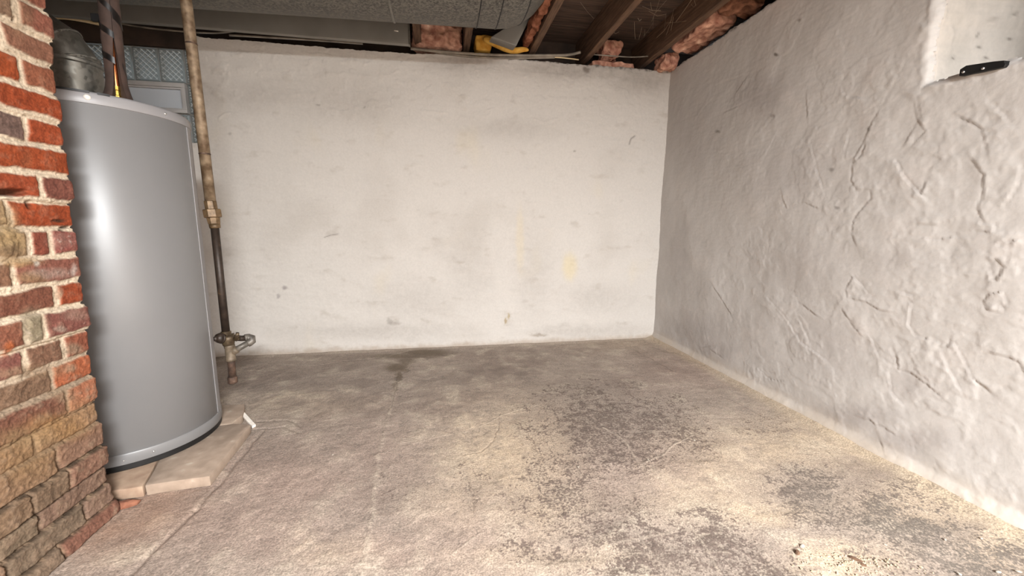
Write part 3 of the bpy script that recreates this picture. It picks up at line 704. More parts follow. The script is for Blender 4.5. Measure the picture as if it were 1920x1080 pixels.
n1 = fbm(S, Z, 0.06, 4, 51); n2 = fbm(S, Z, 0.014, 4, 52, 0.6); n3 = fbm(S, Z, 0.25, 3, 53); n5 = fbm(S, Z, 0.03, 4, 54)
Sw = S + 0.004*fbm(S, Z, 0.05, 3, 55); Zw = Z + 0.0045*fbm(S, Z, 0.06, 3, 56)
ci = np.clip(np.searchsorted(zj, Zw)-1, 0, NC-1)
dz = np.minimum(Zw-zj[ci], zj[ci+1]-Zw)
ds = np.full_like(S, 9.0); bc = np.zeros(S.shape+(3,)); hwm = np.zeros_like(S); off = np.zeros_like(S)
pal = [O2, O3, DR, MV, TN, (196, 104, 66)]
for k in range(NC):
    m = ci == k
    t = NT-1-k
    zmid = 0.5*(zj[k]+zj[k+1])
    heads = []; cols = []
    if 0 <= t < len(ROW):
        hs, cs = ROW[t]
        vm = 0.5*(edge[t][1]+edge[t+1][1])
        heads = []
        for u in hs:
            # pixel column at the height of the course: walk along the course line to find the y
            lo, hi = 0.6, YC
            for _ in range(30):
                mid = 0.5*(lo+hi); uu, _v = proj(np.array([[xface(zmid), mid, zmid]]))
                if uu[0] < u: lo = mid
                else: hi = mid
            heads.append(lo-0.20)
        cols = list(cs); hw = HW[t] if t < len(HW) else 0.0025
    else:
        cols = [random.choice(pal)]; hw = 0.005
    first = heads[0] if heads else L_FACE-random.uniform(0.18, 0.24)
    x = first
    while x > 0: 
        x -= random.choice([0.2, 0.2, 0.1]); heads.insert(0, x); cols.insert(0, random.choice(pal))
    if not (0 <= t < len(ROW) and ROW[t][0]): heads.append(first); heads.sort(); cols.append(cols[-1])
    if not (0 <= t < len(ROW)): pass
    x = L_FACE + random.uniform(0.06, 0.12)
    heads += [x, x+0.2, x+0.4]; cols += [cols[-1], random.choice(pal), random.choice(pal)]
    heads = np.array(sorted(heads)); 
    sw = Sw[m]; bi = np.searchsorted(heads, sw)
    dd = np.abs(sw[:, None]-heads[None, :]).min(1)
    # a traced course with no joint in view keeps one long stretcher
    ds[m] = dd
    cl = np.array([lin(c) for c in cols]); bi = np.clip(bi, 0, len(cl)-1)
    bc[m] = cl[bi]; hwm[m] = hw; off[m] = 0.004*math.sin(k*2.3)+0.002*math.sin(k*5.1)+(0.006 if k < 4 else 0)
KB = 0.44
dj = np.minimum(dz, ds) - hwm*(1+0.9*n1)
br = sst(0.0, 0.0045, dj + 0.0022*n2)
n7 = fbm(S, Z, 0.022, 4, 57, 0.65)
hgt = br*0.0050 + off + 0.0040*n1 + 0.0014*n2 + 0.0026*n7*(0.25+1.1*sst(0.75, 0.35, Z))
edge_round = sst(0.007, 0.0, dj)*br
hgt -= edge_round*0.0015
col = bc*KB
col = col*(1+0.2*n1+0.25*n2+0.3*n7)[..., None]
gm = col.mean(-1, keepdims=True); col = gm + (col-gm)*0.90
smear = sst(0.05, 0.55, n7+0.6*n1)*(0.25+0.45*sst(0.7, 0.3, Z))
col = mixc(col, lin((176, 148, 124))*KB, smear)
mort = np.tile(lin((214, 196, 172))*KB*1.75, S.shape+(1,)); mort = mort*(1+0.12*n2+0.1*n1)[..., None]
lowm = sst(0.62, 0.35, Z+0.05*n3)
mort = mort*(1-lowm[..., None]) + lin((168, 140, 114))*KB*lowm[..., None]
lowd = sst(0.30, 0.20, Z)                                       # open dry joints near the floor
mort = mort*(1-0.72*lowd*sst(0.0, 0.3, n5+0.25))[..., None]
hgt = hgt - 0.006*lowd*(1-br)
col = col*br[..., None] + mort*(1-br)[..., None]
Pf = np.stack([xface(Z), yw_, Z], -1)
U, V = proj(Pf)
onface = S <= L_FACE
def pm(u, v, ru, rv, p=2): return np.where(onface, np.exp(-(((U+6*n1+3*n5-u)/ru)**2+((V+6*n1+3*n5-v)/rv)**2)**p), 0)
for (u, v, ru, rv, cc, a, dh) in [(8, 430, 34, 50, (196, 166, 124), .95, .006), (25, 455, 28, 26, (204, 172, 126), .9, .004), (20, 470, 22, 14, (136, 110, 88), .6, 0), (40, 490, 40, 10, (206, 170, 122), .8, .004), (62, 610, 24, 30, (176, 160, 132), .9, .003), (60, 520, 30, 12, (196, 162, 122), .7, .003),
                               (135, 690, 14, 10, (196, 176, 148), .6, 0), (140, 655, 20, 12, (180, 160, 134), .7, 0), (90, 695, 50, 12, (176, 146, 116), .5, 0), (120, 740, 24, 14, (186, 158, 128), .6, 0), (40, 850, 70, 50, (176, 140, 98), .5, .003), (110, 800, 60, 24, (196, 150, 96), .6, .003), (150, 770, 40, 24, (196, 156, 116), .5, .002), (60, 820, 60, 20, (188, 156, 116), .5, 0),
                               (118, 450, 30, 16, (214, 176, 158), .35, .002), (100, 512, 44, 10, (214, 186, 170), .6, 0), (140, 506, 8, 12, (216, 196, 184), .85, 0), (72, 495, 5, 6, (232, 220, 204), .9, 0), (140, 590, 24, 12, (206, 172, 152), .5, 0), (110, 618, 12, 5, (216, 196, 176), .7, 0), (116, 550, 6, 14, (226, 190, 160), .8, 0),
                               (16, 655, 10, 14, (216, 122, 74), .9, .004), (28, 700, 60, 10, (180, 150, 118), .5, 0), (40, 30, 20, 40, (176, 146, 112), .4, 0), (50, 300, 12, 18, (190, 122, 86), .35, 0)]:
    m = a*pm(u, v, ru, rv)*np.clip(0.7+0.9*n5+0.4, 0, 1)
    col = mixc(col, lin(cc)*KB, m); hgt = hgt + dh*m*(0.6+n5)
wsp = sst(0.25, 0.5, n2)*np.maximum.reduce([pm(118, 452, 30, 16), pm(110, 510, 50, 12)*.8, pm(140, 595, 40, 14)*.8, pm(60, 615, 20, 24)*.6])
col = mixc(col, lin((226, 204, 190))*KB, wsp*0.8)
for (u, v, ru, rv, dh) in [(18, 361, 36, 7.5, .022), (63, 384, 6, 7, .012), (27, 36, 3, 4, .01), (122, 431, 5, 2.5, .006), (6, 536, 10, 4, .012), (132, 426, 10, 3, .005), (118, 414, 16, 3, .004)]:
    m = np.where(onface, np.exp(-(((U+2*n5-u)/ru)**2+((V+2*n5-v)/rv)**2)**3), 0)
    hgt = hgt - dh*m; col = mixc(col, lin((84, 64, 48))*KB, m*0.85)
# footing spreads at the floor
hgt += 0.018*sst(0.07, 0.0, Z + 0.02*n1)
nx = np.where(S <= L_FACE, 1.0, 0.0)
t = np.clip((S-(L_FACE-RC))/(2*RC), 0, 1)*PI/2                  # corner turn
nx = np.cos(t); ny = np.sin(t)
bx = np.where(S > L_FACE+RC, xface(Z)-(S-L_FACE), np.where(S > L_FACE-RC, xface(Z)-RC+RC*nx, xface(Z)))
by = np.where(S > L_FACE+RC, YC, np.where(S > L_FACE-RC, YC-RC+RC*ny, yw_))
chim = thing('brick_chimney', 'weathered orange-red brick chimney stack at the left edge, beside the grey water heater', 'chimney', (-1.2, 0.75, 0))
P = np.stack([bx+nx*(hgt-0.008), by+ny*(hgt-0.008), Z], -1)
bo = fastgrid('brickwork', P - np.array(chim.location), col, M_brick); bo.parent = chim
bo.data.flip_normals() if False else None
mb = MB().box((-1.46, 0.205, 0), (-0.985, YC-0.012, 1.984), lin((150, 120, 96))*KB)
mb.build('chimney_core', M_brick, chim, smooth=False, col=True)

# ------------------------------------------------------------------ WATER HEATER
TC = (-1.152, 1.654); TR = 0.257; TZ0, TZ1 = 0.060, 1.234
heater = thing('water_heater', 'tall grey enamel water heater standing on concrete pavers', 'water heater', (TC[0], TC[1], 0.041))
mb = MB().lathe(TC, [(TR-.003, 0.098), (TR, 0.100), (TR, 0.6), (TR, TZ1-0.036), (TR-.001, TZ1-.034)], 96); mb.build('tank_jacket', M_tank, heater)
mb = MB().lathe(TC, [(TR-.008, 0.062), (TR+.0025, 0.063), (TR+.004, 0.067), (TR+.004, 0.094), (TR+.002, 0.099), (TR-.002, 0.101)], 96); mb.build('bottom_band', M_tank, heater, sharp=40)
mb = MB().lathe(TC, [(0.001, 0.041), (TR-.002, 0.041), (TR+.001, 0.044), (TR+.001, 0.064), (0.001, .064)], 96); mb.build('black_base', M_black, heater, sharp=40)
mb = MB().lathe(TC, [(TR-.003, TZ1-.038), (TR+.003, TZ1-.036), (TR+.004, TZ1-.030), (TR+.003, TZ1-.010), (TR-.002, TZ1-.003), (TR-.012, TZ1), (TR-.02, TZ1-.002), (0.001, TZ1-.003)], 96); mb.build('top_pan', M_tank2, heater, sharp=50)
# vertical jacket seam on the right flank
def arc_strip(a0, a1, z0, z1, r, n=6):
    an = np.linspace(a0, a1, n); P = np.array([[(TC[0]+r*math.cos(q), TC[1]+r*math.sin(q), z) for z in (z0, z1)] for q in an]); return P
am = math.atan2(0-TC[1], 0-TC[0])                               # towards the camera
aR = am + math.radians(66)
mb = MB().grid(arc_strip(aR, aR+math.radians(34), 0.101, TZ1-.037, TR+.0018)); mb.grid(np.array([[(TC[0]+q*math.cos(aR), TC[1]+q*math.sin(aR), z) for z in (0.101, TZ1-.037)] for q in (TR, TR+.0018)]))
mb.build('seam_strip', M_tank2, heater, sharp=30)
# dark slots around the rim of the top pan, rivets, screws, scratch
def deg(u, z):                                                   # azimuth of the near point of the rim seen at pixel column u
    best = None
    for q in np.linspace(am-1.4, am+1.4, 600):
        uu, vv = proj(np.array([[TC[0]+TR*math.cos(q), TC[1]+TR*math.sin(q), z]]))
        if best is None or abs(uu[0]-u) < best[0]: best = (abs(uu[0]-u), q)
    return best[1]
for u0, u1 in ((96, 167), (181, 205)):
    mb = MB().grid(arc_strip(deg(u0, TZ1), deg(u1, TZ1), TZ1-.0075, TZ1-.0015, TR+.0042, 12)); mb.build('rim_slot', M_black, heater)
def stud(q, z, r, mat, name):
    c = Vector((TC[0]+TR*math.cos(q), TC[1]+TR*math.sin(q), z)); nrm = Vector((math.cos(q), math.sin(q), 0))
    mb = MB().tube([c, c+nrm*.004, c+nrm*.0065], [r, r, r*.5], 14); mb.build(name, mat, heater)
stud(deg(163, TZ1-.02), TZ1-.020, .008, M_white, 'rim_rivet')
stud(deg(308, TZ1-.02), TZ1-.020, .004, M_screw, 'rim_screw')
stud(deg(288, 0.08), 0.082, .0035, M_screw, 'band_screw')
stud(deg(232, 0.08), 0.078, .003, M_screw, 'band_screw')
# draft hood ring on top
FC = (-1.163, 1.62); FR = 0.068

# flue pipe
flue = thing('flue_pipe', 'galvanised flue elbow rising from the top of the water heater behind the chimney', 'flue pipe', (FC[0], FC[1], TZ1))
mb = MB().lathe(FC, [(FR+.004, TZ1-.001), (FR+.004, TZ1+.004), (FR, TZ1+.006), (FR, TZ1+.118), (FR+.004, TZ1+.122), (FR+.004, TZ1+.130), (FR-.002, TZ1+.134)], 48); mb.build('collar', M_galv, flue, sharp=35)
ax = [Vector((FC[0], FC[1], TZ1+.090)), Vector((FC[0]-.001, FC[1], TZ1+.128)), Vector((FC[0]-.026, FC[1]-.006, TZ1+.178)), Vector((FC[0]-.082, FC[1]-.020, TZ1+.218)), Vector((FC[0]-.165, FC[1]-.045, TZ1+.246)), Vector((FC[0]-.42, FC[1]-.12, TZ1+.30))]
_m = MB().tube(ax, FR, 48, caps=False); RG = np.array(_m.v[0]).reshape(len(ax), 48, 3)
for k in range(0, len(ax)-1):
    P = np.stack([RG[k], RG[k+1]], 0); P = np.concatenate([P, P[:, :1]], 1)
    MB().grid(P).build('elbow_section', M_galv, flue)
    if k == 0: continue
    t = (ax[k+1]-ax[k-1]).normalized(); tn = np.array(t); c = np.array(ax[k])
    rr_ = [c+(RG[k]-c)*f+tn*q for f, q in ((1.0, -.004), (1.05, -.002), (1.05, .002), (1.0, .004))]
    P = np.stack(rr_, 0); P = np.concatenate([P, P[:, :1]], 1)
    MB().grid(P).build('seam_bead', M_galvd, flue)
stud_c = Vector((FC[0]+FR*math.cos(am+.55), FC[1]+FR*math.sin(am+.55), TZ1+.018))
MB().tube([stud_c, stud_c+Vector((math.cos(am+.55), math.sin(am+.55), 0))*.006], .005, 12).build('sheet_screw', M_screw, flue)

# ------------------------------------------------------------------ COPPER WATER PIPE in split foam insulation
WP = (-1.036, 1.60)
wp = thing('water_pipe', 'copper water pipe in taped brown foam rising from the water heater top', 'pipe', (WP[0], WP[1], TZ1))
top_x = WP[0]+.010
def wpx(z): return WP[0]+0.010*(z-TZ1)/0.33
MB().tube([(WP[0], WP[1], TZ1-.002), (WP[0], WP[1], TZ1+.055), (wpx(1.98), WP[1], 1.98)], .0115, 20).build('copper_tube', M_copper, wp)
MB().tube([(WP[0], WP[1], TZ1-.002), (WP[0], WP[1], TZ1+.028), (WP[0], WP[1], TZ1+.030), (WP[0], WP[1], TZ1+.044), (WP[0], WP[1], TZ1+.046), (WP[0], WP[1], TZ1+.058)], [.017, .017, .014, .014, .0165, .0165], 8).build('brass_nipple', M_brass, wp, smooth=False)
# foam sleeve: a C section whose slit faces the camera and opens towards the bottom
def sleeve():
    mb = MB(); cam_a = math.atan2(-WP[1], -WP[0]) + 0.12
    zs_ = np.linspace(TZ1+.005, 1.975, 46); n = 30; P = []; Pi = []
    for z in zs_:
        t = (z-TZ1)/0.33
        half = 0.50*max(0, 1-t/0.62)**0.8 + 0.02
        r = .0260 + .019*max(0, 1-t/0.24)**1.5
        ro = []; ri = []
        for k in range(n+1):
            q = cam_a + half + (2*PI-2*half)*k/n
            jit = 0.0016*mnoise.noise(Vector((k*.4, z*22, 3)))
            ro.append((wpx(z)+(r+jit)*math.cos(q), WP[1]+(r+jit)*math.sin(q), z+(0.012*mnoise.noise(Vector((k*.35, 0, 9))) if z < TZ1+.02 else 0)))
            ri.append((wpx(z)+.013*math.cos(q), WP[1]+.013*math.sin(q), z))
        P.append(ro); Pi.append(ri)
    P = np.array(P); Pi = np.array(Pi)
    mb.grid(P, flip=True); mb.grid(Pi)
    mb.grid(np.stack([P[:, 0], Pi[:, 0]], 1)); mb.grid(np.stack([P[:, -1], Pi[:, -1]], 1), flip=True)
    mb.grid(np.stack([P[0], Pi[0]], 0))
    return mb
fs_ = sleeve().build('foam_sleeve', M_foam, wp)
for zc, sl, a0, a1 in ((1.532, -.040, -1.9, 1.1), (1.515, -.034, .2, 1.5), (1.452, -.030, -1.9, .2), (1.372, -.026, -1.9, .05), (1.40, -.06, .75, 1.8), (1.33, -.05, .8, 1.8)):
    cam_a = math.atan2(-WP[1], -WP[0]); P = []
    for q in np.linspace(a0, a1, 20):
        z = zc + sl*(q+0.4)/1.6
        P.append([(wpx(z)+.0272*math.cos(cam_a+q), WP[1]+.0272*math.sin(cam_a+q), z+w) for w in (-.010, .010)])
    MB().grid(np.array(P)).build('tape_wrap', M_tape, fs_)
hp = on(181, 33, 1, 1.60)
mb = MB().box((hp[0]-.012, 1.592, hp[2]-.014), (wpx(hp[2])-.012, 1.600, hp[2]+.010)); mb.build('pipe_hanger', M_black, wp, smooth=False, bevel=.002)

# ------------------------------------------------------------------ GAS PIPE with union, valve, drip leg
GY_ = 1.85
def gp(u, v, y=GY_): return Vector(on(u, v, 1, y))
g0 = gp(348.5, 0); g1 = gp(396, 388); g2 = gp(402, 420); g3 = gp(424, 626); g4 = gp(436, 716)
gas = thing('gas_pipe', 'tarnished vertical gas pipe with union and shutoff valve beside the water heater', 'pipe', tuple(g4))
d0 = (g0-g1).normalized(); gt = g1 + d0*((1.99-g1.z)/d0.z)
R1 = .0192
MB().tube([gt, g0, g1.lerp(g0, .55), g1], R1, 24).build('upper_pipe', M_pipe, gas)
for t in (.27, .80):
    c = g1.lerp(g0, t); MB().tube([c-d0*.003, c-d0*.001, c+d0*.001, c+d0*.003], [R1, R1+.0012, R1+.0012, R1], 24, caps=False).build('pipe_ring', M_rust, gas)
d1 = (g1-g2).normalized()
def al(t): return g1.lerp(g2, t)
MB().tube([al(-.35), al(-.32), al(.12), al(.15)], [.021, .0225, .0225, .021], 8).build('union_collar', M_oldbrass, gas, smooth=False)
MB().tube([al(.14), al(.17), al(.58), al(.62)], [.030, .0325, .0325, .030], 8).build('union_nut', M_oldbrass, gas, smooth=False)
MB().tube([al(.60), al(.64), al(.98), al(1.02)], [.022, .0245, .022, .020], 8).build('union_tail', M_oldbrass, gas, smooth=False)
MB().tube([al(1.25), al(1.15), al(1.0)], [.0190, .0200, .0200], 20).build('union_lip', M_oldbrass, gas)
MB().tube([g2, g2.lerp(g3, .5), g3], .0150, 24).build('lower_pipe', M_iron, gas)
v0 = gp(427, 634); d2 = (g3-g4).normalized()
# valve body
vb_ = MB().tube([g3+d2*.012, g3+d2*.010, g3-d2*.010, v0+d2*.012, v0-d2*.004, v0-d2*.030, v0-d2*.034], [.016, .0195, .0195, .026, .027, .021, .018], 20).build('valve_body', M_valve, gas)
kn = [gp(420, 634, 1.84), gp(413, 634, 1.83), gp(408, 634.5, 1.82), gp(404, 635, 1.81), gp(400.5, 636, 1.80)]
MB().tube([kn[0], kn[0].lerp(kn[1], .8), kn[1], kn[2], kn[2].lerp(kn[3], .3), kn[3], kn[4]], [.022, .024, .023, .019, .011, .010, .009], 18).build('valve_outlet', M_iron, gas)
lv = gp(440, 633, 1.86); 
MB().tube([v0, gp(436, 634, 1.855), lv, gp(452, 634.5, 1.875), gp(461, 634, 1.885)], [.018, .016, .013, .0125, .0125], 16).build('outlet_nipple', M_iron, gas)
mb = MB().tube([gp(443, 634, 1.845), gp(444.5, 629, 1.84), gp(445.5, 624, 1.838)], [.010, .008, .0065], 10); mb.tube([gp(441, 636, 1.85), gp(447, 632, 1.85)], .012, 10); mb.build('valve_handle', M_valve, vb_)
e0, e1, e2, e3, e4 = gp(459, 634, 1.883), gp(466, 632.5, 1.89), gp(472, 634, 1.89), gp(472.5, 639, 1.885), gp(467, 643, 1.88)
MB().tube([e0, e0.lerp(e1, .6), e1, e2, e3, e4, gp(464, 644.5, 1.877)], [.0165, .0165, .016, .0165, .0165, .0165, .016], 18).build('elbow_fitting', M_greypipe, gas)
MB().tube([gp(468, 641.5, 1.88), gp(452, 650.5, 1.865), gp(440, 657, 1.855)], .0125, 18).build('return_pipe', M_greypipe, gas)
t0, t1 = gp(430, 647), gp(433.5, 676)
dt = (t0-t1).normalized()
MB().tube([t0+dt*.002, t0, t0.lerp(t1, .12), t0.lerp(t1, .2), t0.lerp(t1, .8), t0.lerp(t1, .86), t1, t1-dt*.001], [.0185, .0205, .0205, .0185, .0185, .0205, .0205, .019], 20).build('tee_fitting', M_tee, gas)
MB().tube([gp(434, 660.5, 1.851), gp(441, 656.5, 1.856), gp(445, 654.3, 1.859)], [.0165, .017, .0165], 18).build('tee_branch', M_tee, gas)
n0, n1_ = gp(433.7, 677), gp(436, 709)
dl_ = MB().tube([t1.lerp(t0, .1), n0, n1_], .0145, 20).build('drip_leg', M_rust, gas)
cA, cB = gp(435.6, 706), gp(436.8, 718)
MB().tube([cA, cA.lerp(cB, .12), cA.lerp(cB, .85), cB], [.0175, .0190, .0190, .0165], 20).build('end_cap', M_rust, dl_)

# ------------------------------------------------------------------ PAVERS
def slab(name, pts, z0, z1, mat, label, cat, group=None, bev=.004):
    bm = bmesh.new()
    lo = [bm.verts.new((x, y, z0)) for x, y in pts]; hi = [bm.verts.new((x, y, z1)) for x, y in pts]
    n = len(pts); bm.faces.new(lo[::-1]); bm.faces.new(hi)
    for k in range(n): bm.faces.new((lo[k], lo[(k+1) % n], hi[(k+1) % n], hi[k]))
    bmesh.ops.recalc_face_normals(bm, faces=bm.faces)
    bmesh.ops.bevel(bm, geom=list(bm.edges), offset=bev, segments=2, profile=.5, affect='EDGES')
    bmesh.ops.subdivide_edges(bm, edges=[e for e in bm.edges if e.calc_length() > .05], cuts=6, use_grid_fill=True)
    for v in bm.verts:
        v.co += Vector((mnoise.noise(v.co*14), mnoise.noise(v.co*14+Vector((5, 0, 0))), 0.6*mnoise.noise(v.co*9+Vector((0, 7, 0)))))*.0035
    me = bpy.data.meshes.new(name); bm.to_mesh(me); bm.free()
    c = Vector((sum(p[0] for p in pts)/n, sum(p[1] for p in pts)/n, z0))
    me.transform(Matrix.Translation(-c))
    o = link(name, me, mat, None, True); o.location = c; me.set_sharp_from_angle(angle=math.radians(35))
    return tag(o, label, cat, group)
slab('concrete_paver', [(-0.930, 1.330), (-0.757, 1.348), (-0.782, 1.700), (-0.86, 1.722), (-0.985, 1.700), (-0.985, 1.50)], 0.002, 0.038, M_paver, 'large tan concrete paver sticking out from under the front right of the water heater', 'paver', 'pavers under the water heater')
slab('concrete_paver', [(-1.03, 1.315), (-0.934, 1.327), (-0.990, 1.50), (-0.990, 1.705), (-1.36, 1.70), (-1.36, 1.315)], 0.002, 0.038, M_paver2, 'reddish-tan paver between the brick chimney foot and the large paver', 'paver', 'pavers under the water heater')
slab('concrete_paver', [(-1.36, 1.72), (-0.868, 1.725), (-0.856, 1.80), (-0.900, 1.918), (-1.36, 1.93)], 0.002, 0.037, M_paver, 'small broken paver behind the water heater, right of its base', 'paver', 'pavers under the water heater')
w0, w1, w2, w3 = on(453, 779, 2, .02), on(459, 775, 2, .02), on(480, 798, 2, .004), on(473, 802, 2, .004)
bm = MB(); 
lo = [tuple(w+np.array((0, 0, -.004))) for w in (w0, w1, w2, w3)]; hi = [tuple(w+np.array((0, 0, .006))) for w in (w0, w1, w2, w3)]
bm.add(lo+hi, [(3, 2, 1, 0), (4, 5, 6, 7), (0, 1, 5, 4), (1, 2, 6, 5), (2, 3, 7, 6), (3, 0, 4, 7)])
tag(bm.build('plaster_scrap', M_white, smooth=False, bevel=.002), 'white sliver of plaster lying against the back corner of the large paver', 'scrap')
r0 = on(232, 950, 2, 0)
def pebble(name, c, sx, sy, sz, mat, label, cat, group, rot=0.0, seed=0):
    bm = bmesh.new(); bmesh.ops.create_icosphere(bm, subdivisions=2, radius=1)
    for v in bm.verts:
        f = 1+0.35*mnoise.noise(v.co*1.3+Vector((seed*3.1, 0, 0))); v.co = Vector((v.co.x*sx*f, v.co.y*sy*f, v.co.z*sz*f))
    me = bpy.data.meshes.new(name); bm.to_mesh(me); bm.free()
    o = link(name, me, mat, None, False); o.location = (c[0], c[1], c[2]+sz*.8); o.rotation_euler = (0, 0, rot)
    return tag(o, label, cat, group)
pebble('brick_fragment', on(236, 951, 2, 0), .034, .014, .012, M_brickfrag if 'M_brickfrag' in globals() else M_red, 'reddish brick fragment on the floor at the foot of the chimney corner', 'rubble', None, .3, 2)

# ------------------------------------------------------------------ FLOOR DEBRIS
pebble('debris_flake', on(1604, 1050, 2, 0), .016, .004, .004, M_darkchip, 'dark brown flake lying on the floor at the lower right', 'debris', None, -.9, 3)
pebble('debris_flake', on(1617, 1060, 2, 0), .009, .004, .003, M_darkchip, 'small brown flake just below the larger dark flake', 'debris', None, -.8, 4)
pebble('pebble', on(1504, 1026, 2, 0), .006, .005, .0045, M_chip, 'pale pebble on the floor left of the dark flake', 'pebble', None, .2, 5)
pebble('pebble', on(1495, 1038, 2, 0), .007, .006, .005, M_darkchip, 'brown pebble beside the pale pebble on the floor', 'pebble', None, .2, 6)
for k, (u, v, s) in enumerate([(1872, 1073, .009), (1798, 1076, .008), (1910, 1072, .008), (1772, 1012, .006), (1660, 1022, .005), (1840, 1010, .006), (1215, 862, .005), (1302, 826, .006), (624, 853, .006), (1084, 876, .005), (233, 888, .0)]):
    if s: pebble('paint_chip', on(u, v, 2, 0), s*.75, s*.45, .0015, M_chip, 'small white paint chip lying on the concrete floor', 'paint chip', 'paint chips on the floor', k*1.3, k+10)
mb = MB(); rr = random.Random(5)
for k in range(200):
    u = rr.gauss(1590, 60); v = 1040+abs(rr.gauss(0, 24)) + (u-1590)*.12
    if not (1480 < u < 1760): continue
    c = on(u, v, 2, 0.0); s = rr.uniform(.0012, .0045); 
    q = [Vector((rr.uniform(-1, 1), rr.uniform(-1, 1), 0))*s for _ in range(4)]
    a = rr.uniform(0, 6.28)
    pts = [(c[0]+s*math.cos(a+i*1.57)*rr.uniform(.6, 1.2), c[1]+s*math.sin(a+i*1.57)*rr.uniform(.6, 1.2), 0.0005) for i in range(4)]
    tp = (c[0]+rr.uniform(-.3, .3)*s, c[1]+rr.uniform(-.3, .3)*s, .0012+s*rr.uniform(.6, 1.0))
    mb.add(pts+[tp], [(0, 1, 4), (1, 2, 4), (2, 3, 4), (3, 0, 4), (3, 2, 1, 0)])
tag(mb.build('plaster_crumbs', M_crumb, smooth=False), 'scatter of cream plaster crumbs on the floor at the bottom right', 'debris', None, 'stuff')

# ------------------------------------------------------------------ BLACK BRACKET on the sill edge
b0, b1 = on(1799, 134, 0, XR-.012), on(1886, 118, 0, XR-.012)
br_ = thing('metal_bracket', 'black metal bar lying on the edge of the right wall window recess', 'bracket', tuple((b0+b1)/2))
d = Vector(b1-b0); L = d.length; d.normalize()
mb = MB()
prof = [(0, -.013), (.006, -.015), (L*.97, -.011), (L, -.004), (L-.005, .008), (L*.72, .011), (.014, .014), (0, .006)]
X2 = Vector((1, 0, 0)); upv = Vector((0, 0, 1))
fr_ = [Vector(b0)+d*s+upv*t for s, t in prof]; bk = [p+X2*.05 for p in fr_]
n = len(prof)
mb.add([tuple(p) for p in fr_+bk], [tuple(range(n)), tuple(range(n, 2*n))[::-1]] + [(k, k+n, (k+1) % n+n, (k+1) % n) for k in range(n)])
bar_ = mb.build('bar', M_black, br_, smooth=False, bevel=.0015)
for s in (.10, .54):
    p = Vector(b0)+d*(L*s)-upv*.004
    MB().tube([p+X2*.002, p-X2*.003], .0035, 10).build('screw', M_screw, bar_)

# ------------------------------------------------------------------ DUCTWORK
DY = 2.115; DZ = 1.972; DA, DBh = 0.215, 0.088            # oval trunk: centre, half width, half height
def oval_ring(c, ax, a, bh, n=48, rot=None):
    t = Vector(ax).normalized(); side = Vector((0, 0, 1)).cross(t).normalized()
    out = []
    for k in range(n):
        q = 2*PI*k/n; ex = 2.6
        cx, sx = math.cos(q), math.sin(q)
        out.append(tuple(Vector(c) + side*(a*abs(cx)**(2/ex)*(1 if cx >= 0 else -1)) + Vector((0, 0, 1))*(bh*abs(sx)**(2/ex)*(1 if sx >= 0 else -1))))
    return out
def loft(rings, caps=True):
    mb = MB(); n = len(rings[0]); V = [v for r in rings for v in r]; Fc = []
    for i in range(len(rings)-1):
        for k in range(n): Fc.append((i*n+k, i*n+(k+1) % n, (i+1)*n+(k+1) % n, (i+1)*n+k))
    if caps: Fc += [tuple(range(n))[::-1], tuple((len(rings)-1)*n+k for k in range(n))]
    return mb.add(V, Fc)
duct = thing('trunk_duct', 'spangled galvanised duct running along the top of the back wall under the joists', 'duct', (-0.6, DY, DZ-DBh))
def dc(x): return (x, DY, DZ-0.030-0.024*(0.1-x))
zb_ = DZ-DBh; xa = float(on(736, 20, 2, zb_)[0]); xr_ = float(on(897, 25, 2, zb_)[0]); xb = float(on(936, 25, 2, zb_)[0])
loft([oval_ring(dc(x), (1, 0, 0), DA, DBh) for x in np.linspace(-2.45, xa, 12)]).build('duct_section', M_galvd, duct, sharp=50)
loft([oval_ring(dc(x), (1, 0, 0), DA, DBh) for x in np.linspace(xa, xb, 6)]).build('duct_section', M_galvd, duct, sharp=50)
loft([oval_ring(dc(xa+q), (1, 0, 0), DA+e, DBh+e) for q, e in ((-.006, 0), (-.004, .004), (.004, .004), (.006, 0))], False).build('seam_bead', M_galv, duct)
loft([oval_ring(dc(xr_+q), (1, 0, 0), DA+e, DBh+e) for q, e in ((-.003, -.001), (-.002, .0035), (.002, .0035), (.003, -.001))], False).build('elbow_bead', M_black, duct)
ctr = Vector((xb, DY, dc(xb)[2]+0.20)); Rb = 0.20                       # short gored elbow turning up between the joists
angs = [0, 28, 58]
for k in range(len(angs)-1):
    a0, a1 = math.radians(angs[k]), math.radians(angs[k+1]); rings = []
    for q in np.linspace(a0, a1, 3):
        c = ctr + Vector((math.sin(q)*Rb, 0, -math.cos(q)*Rb)); t = Vector((math.cos(q), 0, math.sin(q))); up = Vector((-t.z, 0, t.x)); ring = []
        for w in range(48):
            e_ = 2*PI*w/48; cx, sx = math.cos(e_), math.sin(e_)
            ring.append(tuple(c + Vector((0, 1, 0))*(DA*abs(cx)**(2/2.6)*(1 if cx >= 0 else -1)) + up*(DBh*abs(sx)**(2/2.6)*(1 if sx >= 0 else -1))))
        rings.append(ring)
    loft(rings, k == 1).build('elbow_gore', M_galvd, duct, sharp=50)
    r0_ = np.array(rings[0]); c0_ = r0_.mean(0); t0_ = np.array((math.cos(a0), 0, math.sin(a0)))
    loft([[tuple(c0_+(p-c0_)*f+t0_*w) for p in r0_] for f, w in ((.995, -.003), (1.022, -.002), (1.022, .002), (.995, .003))], False).build('elbow_bead', M_black, duct)
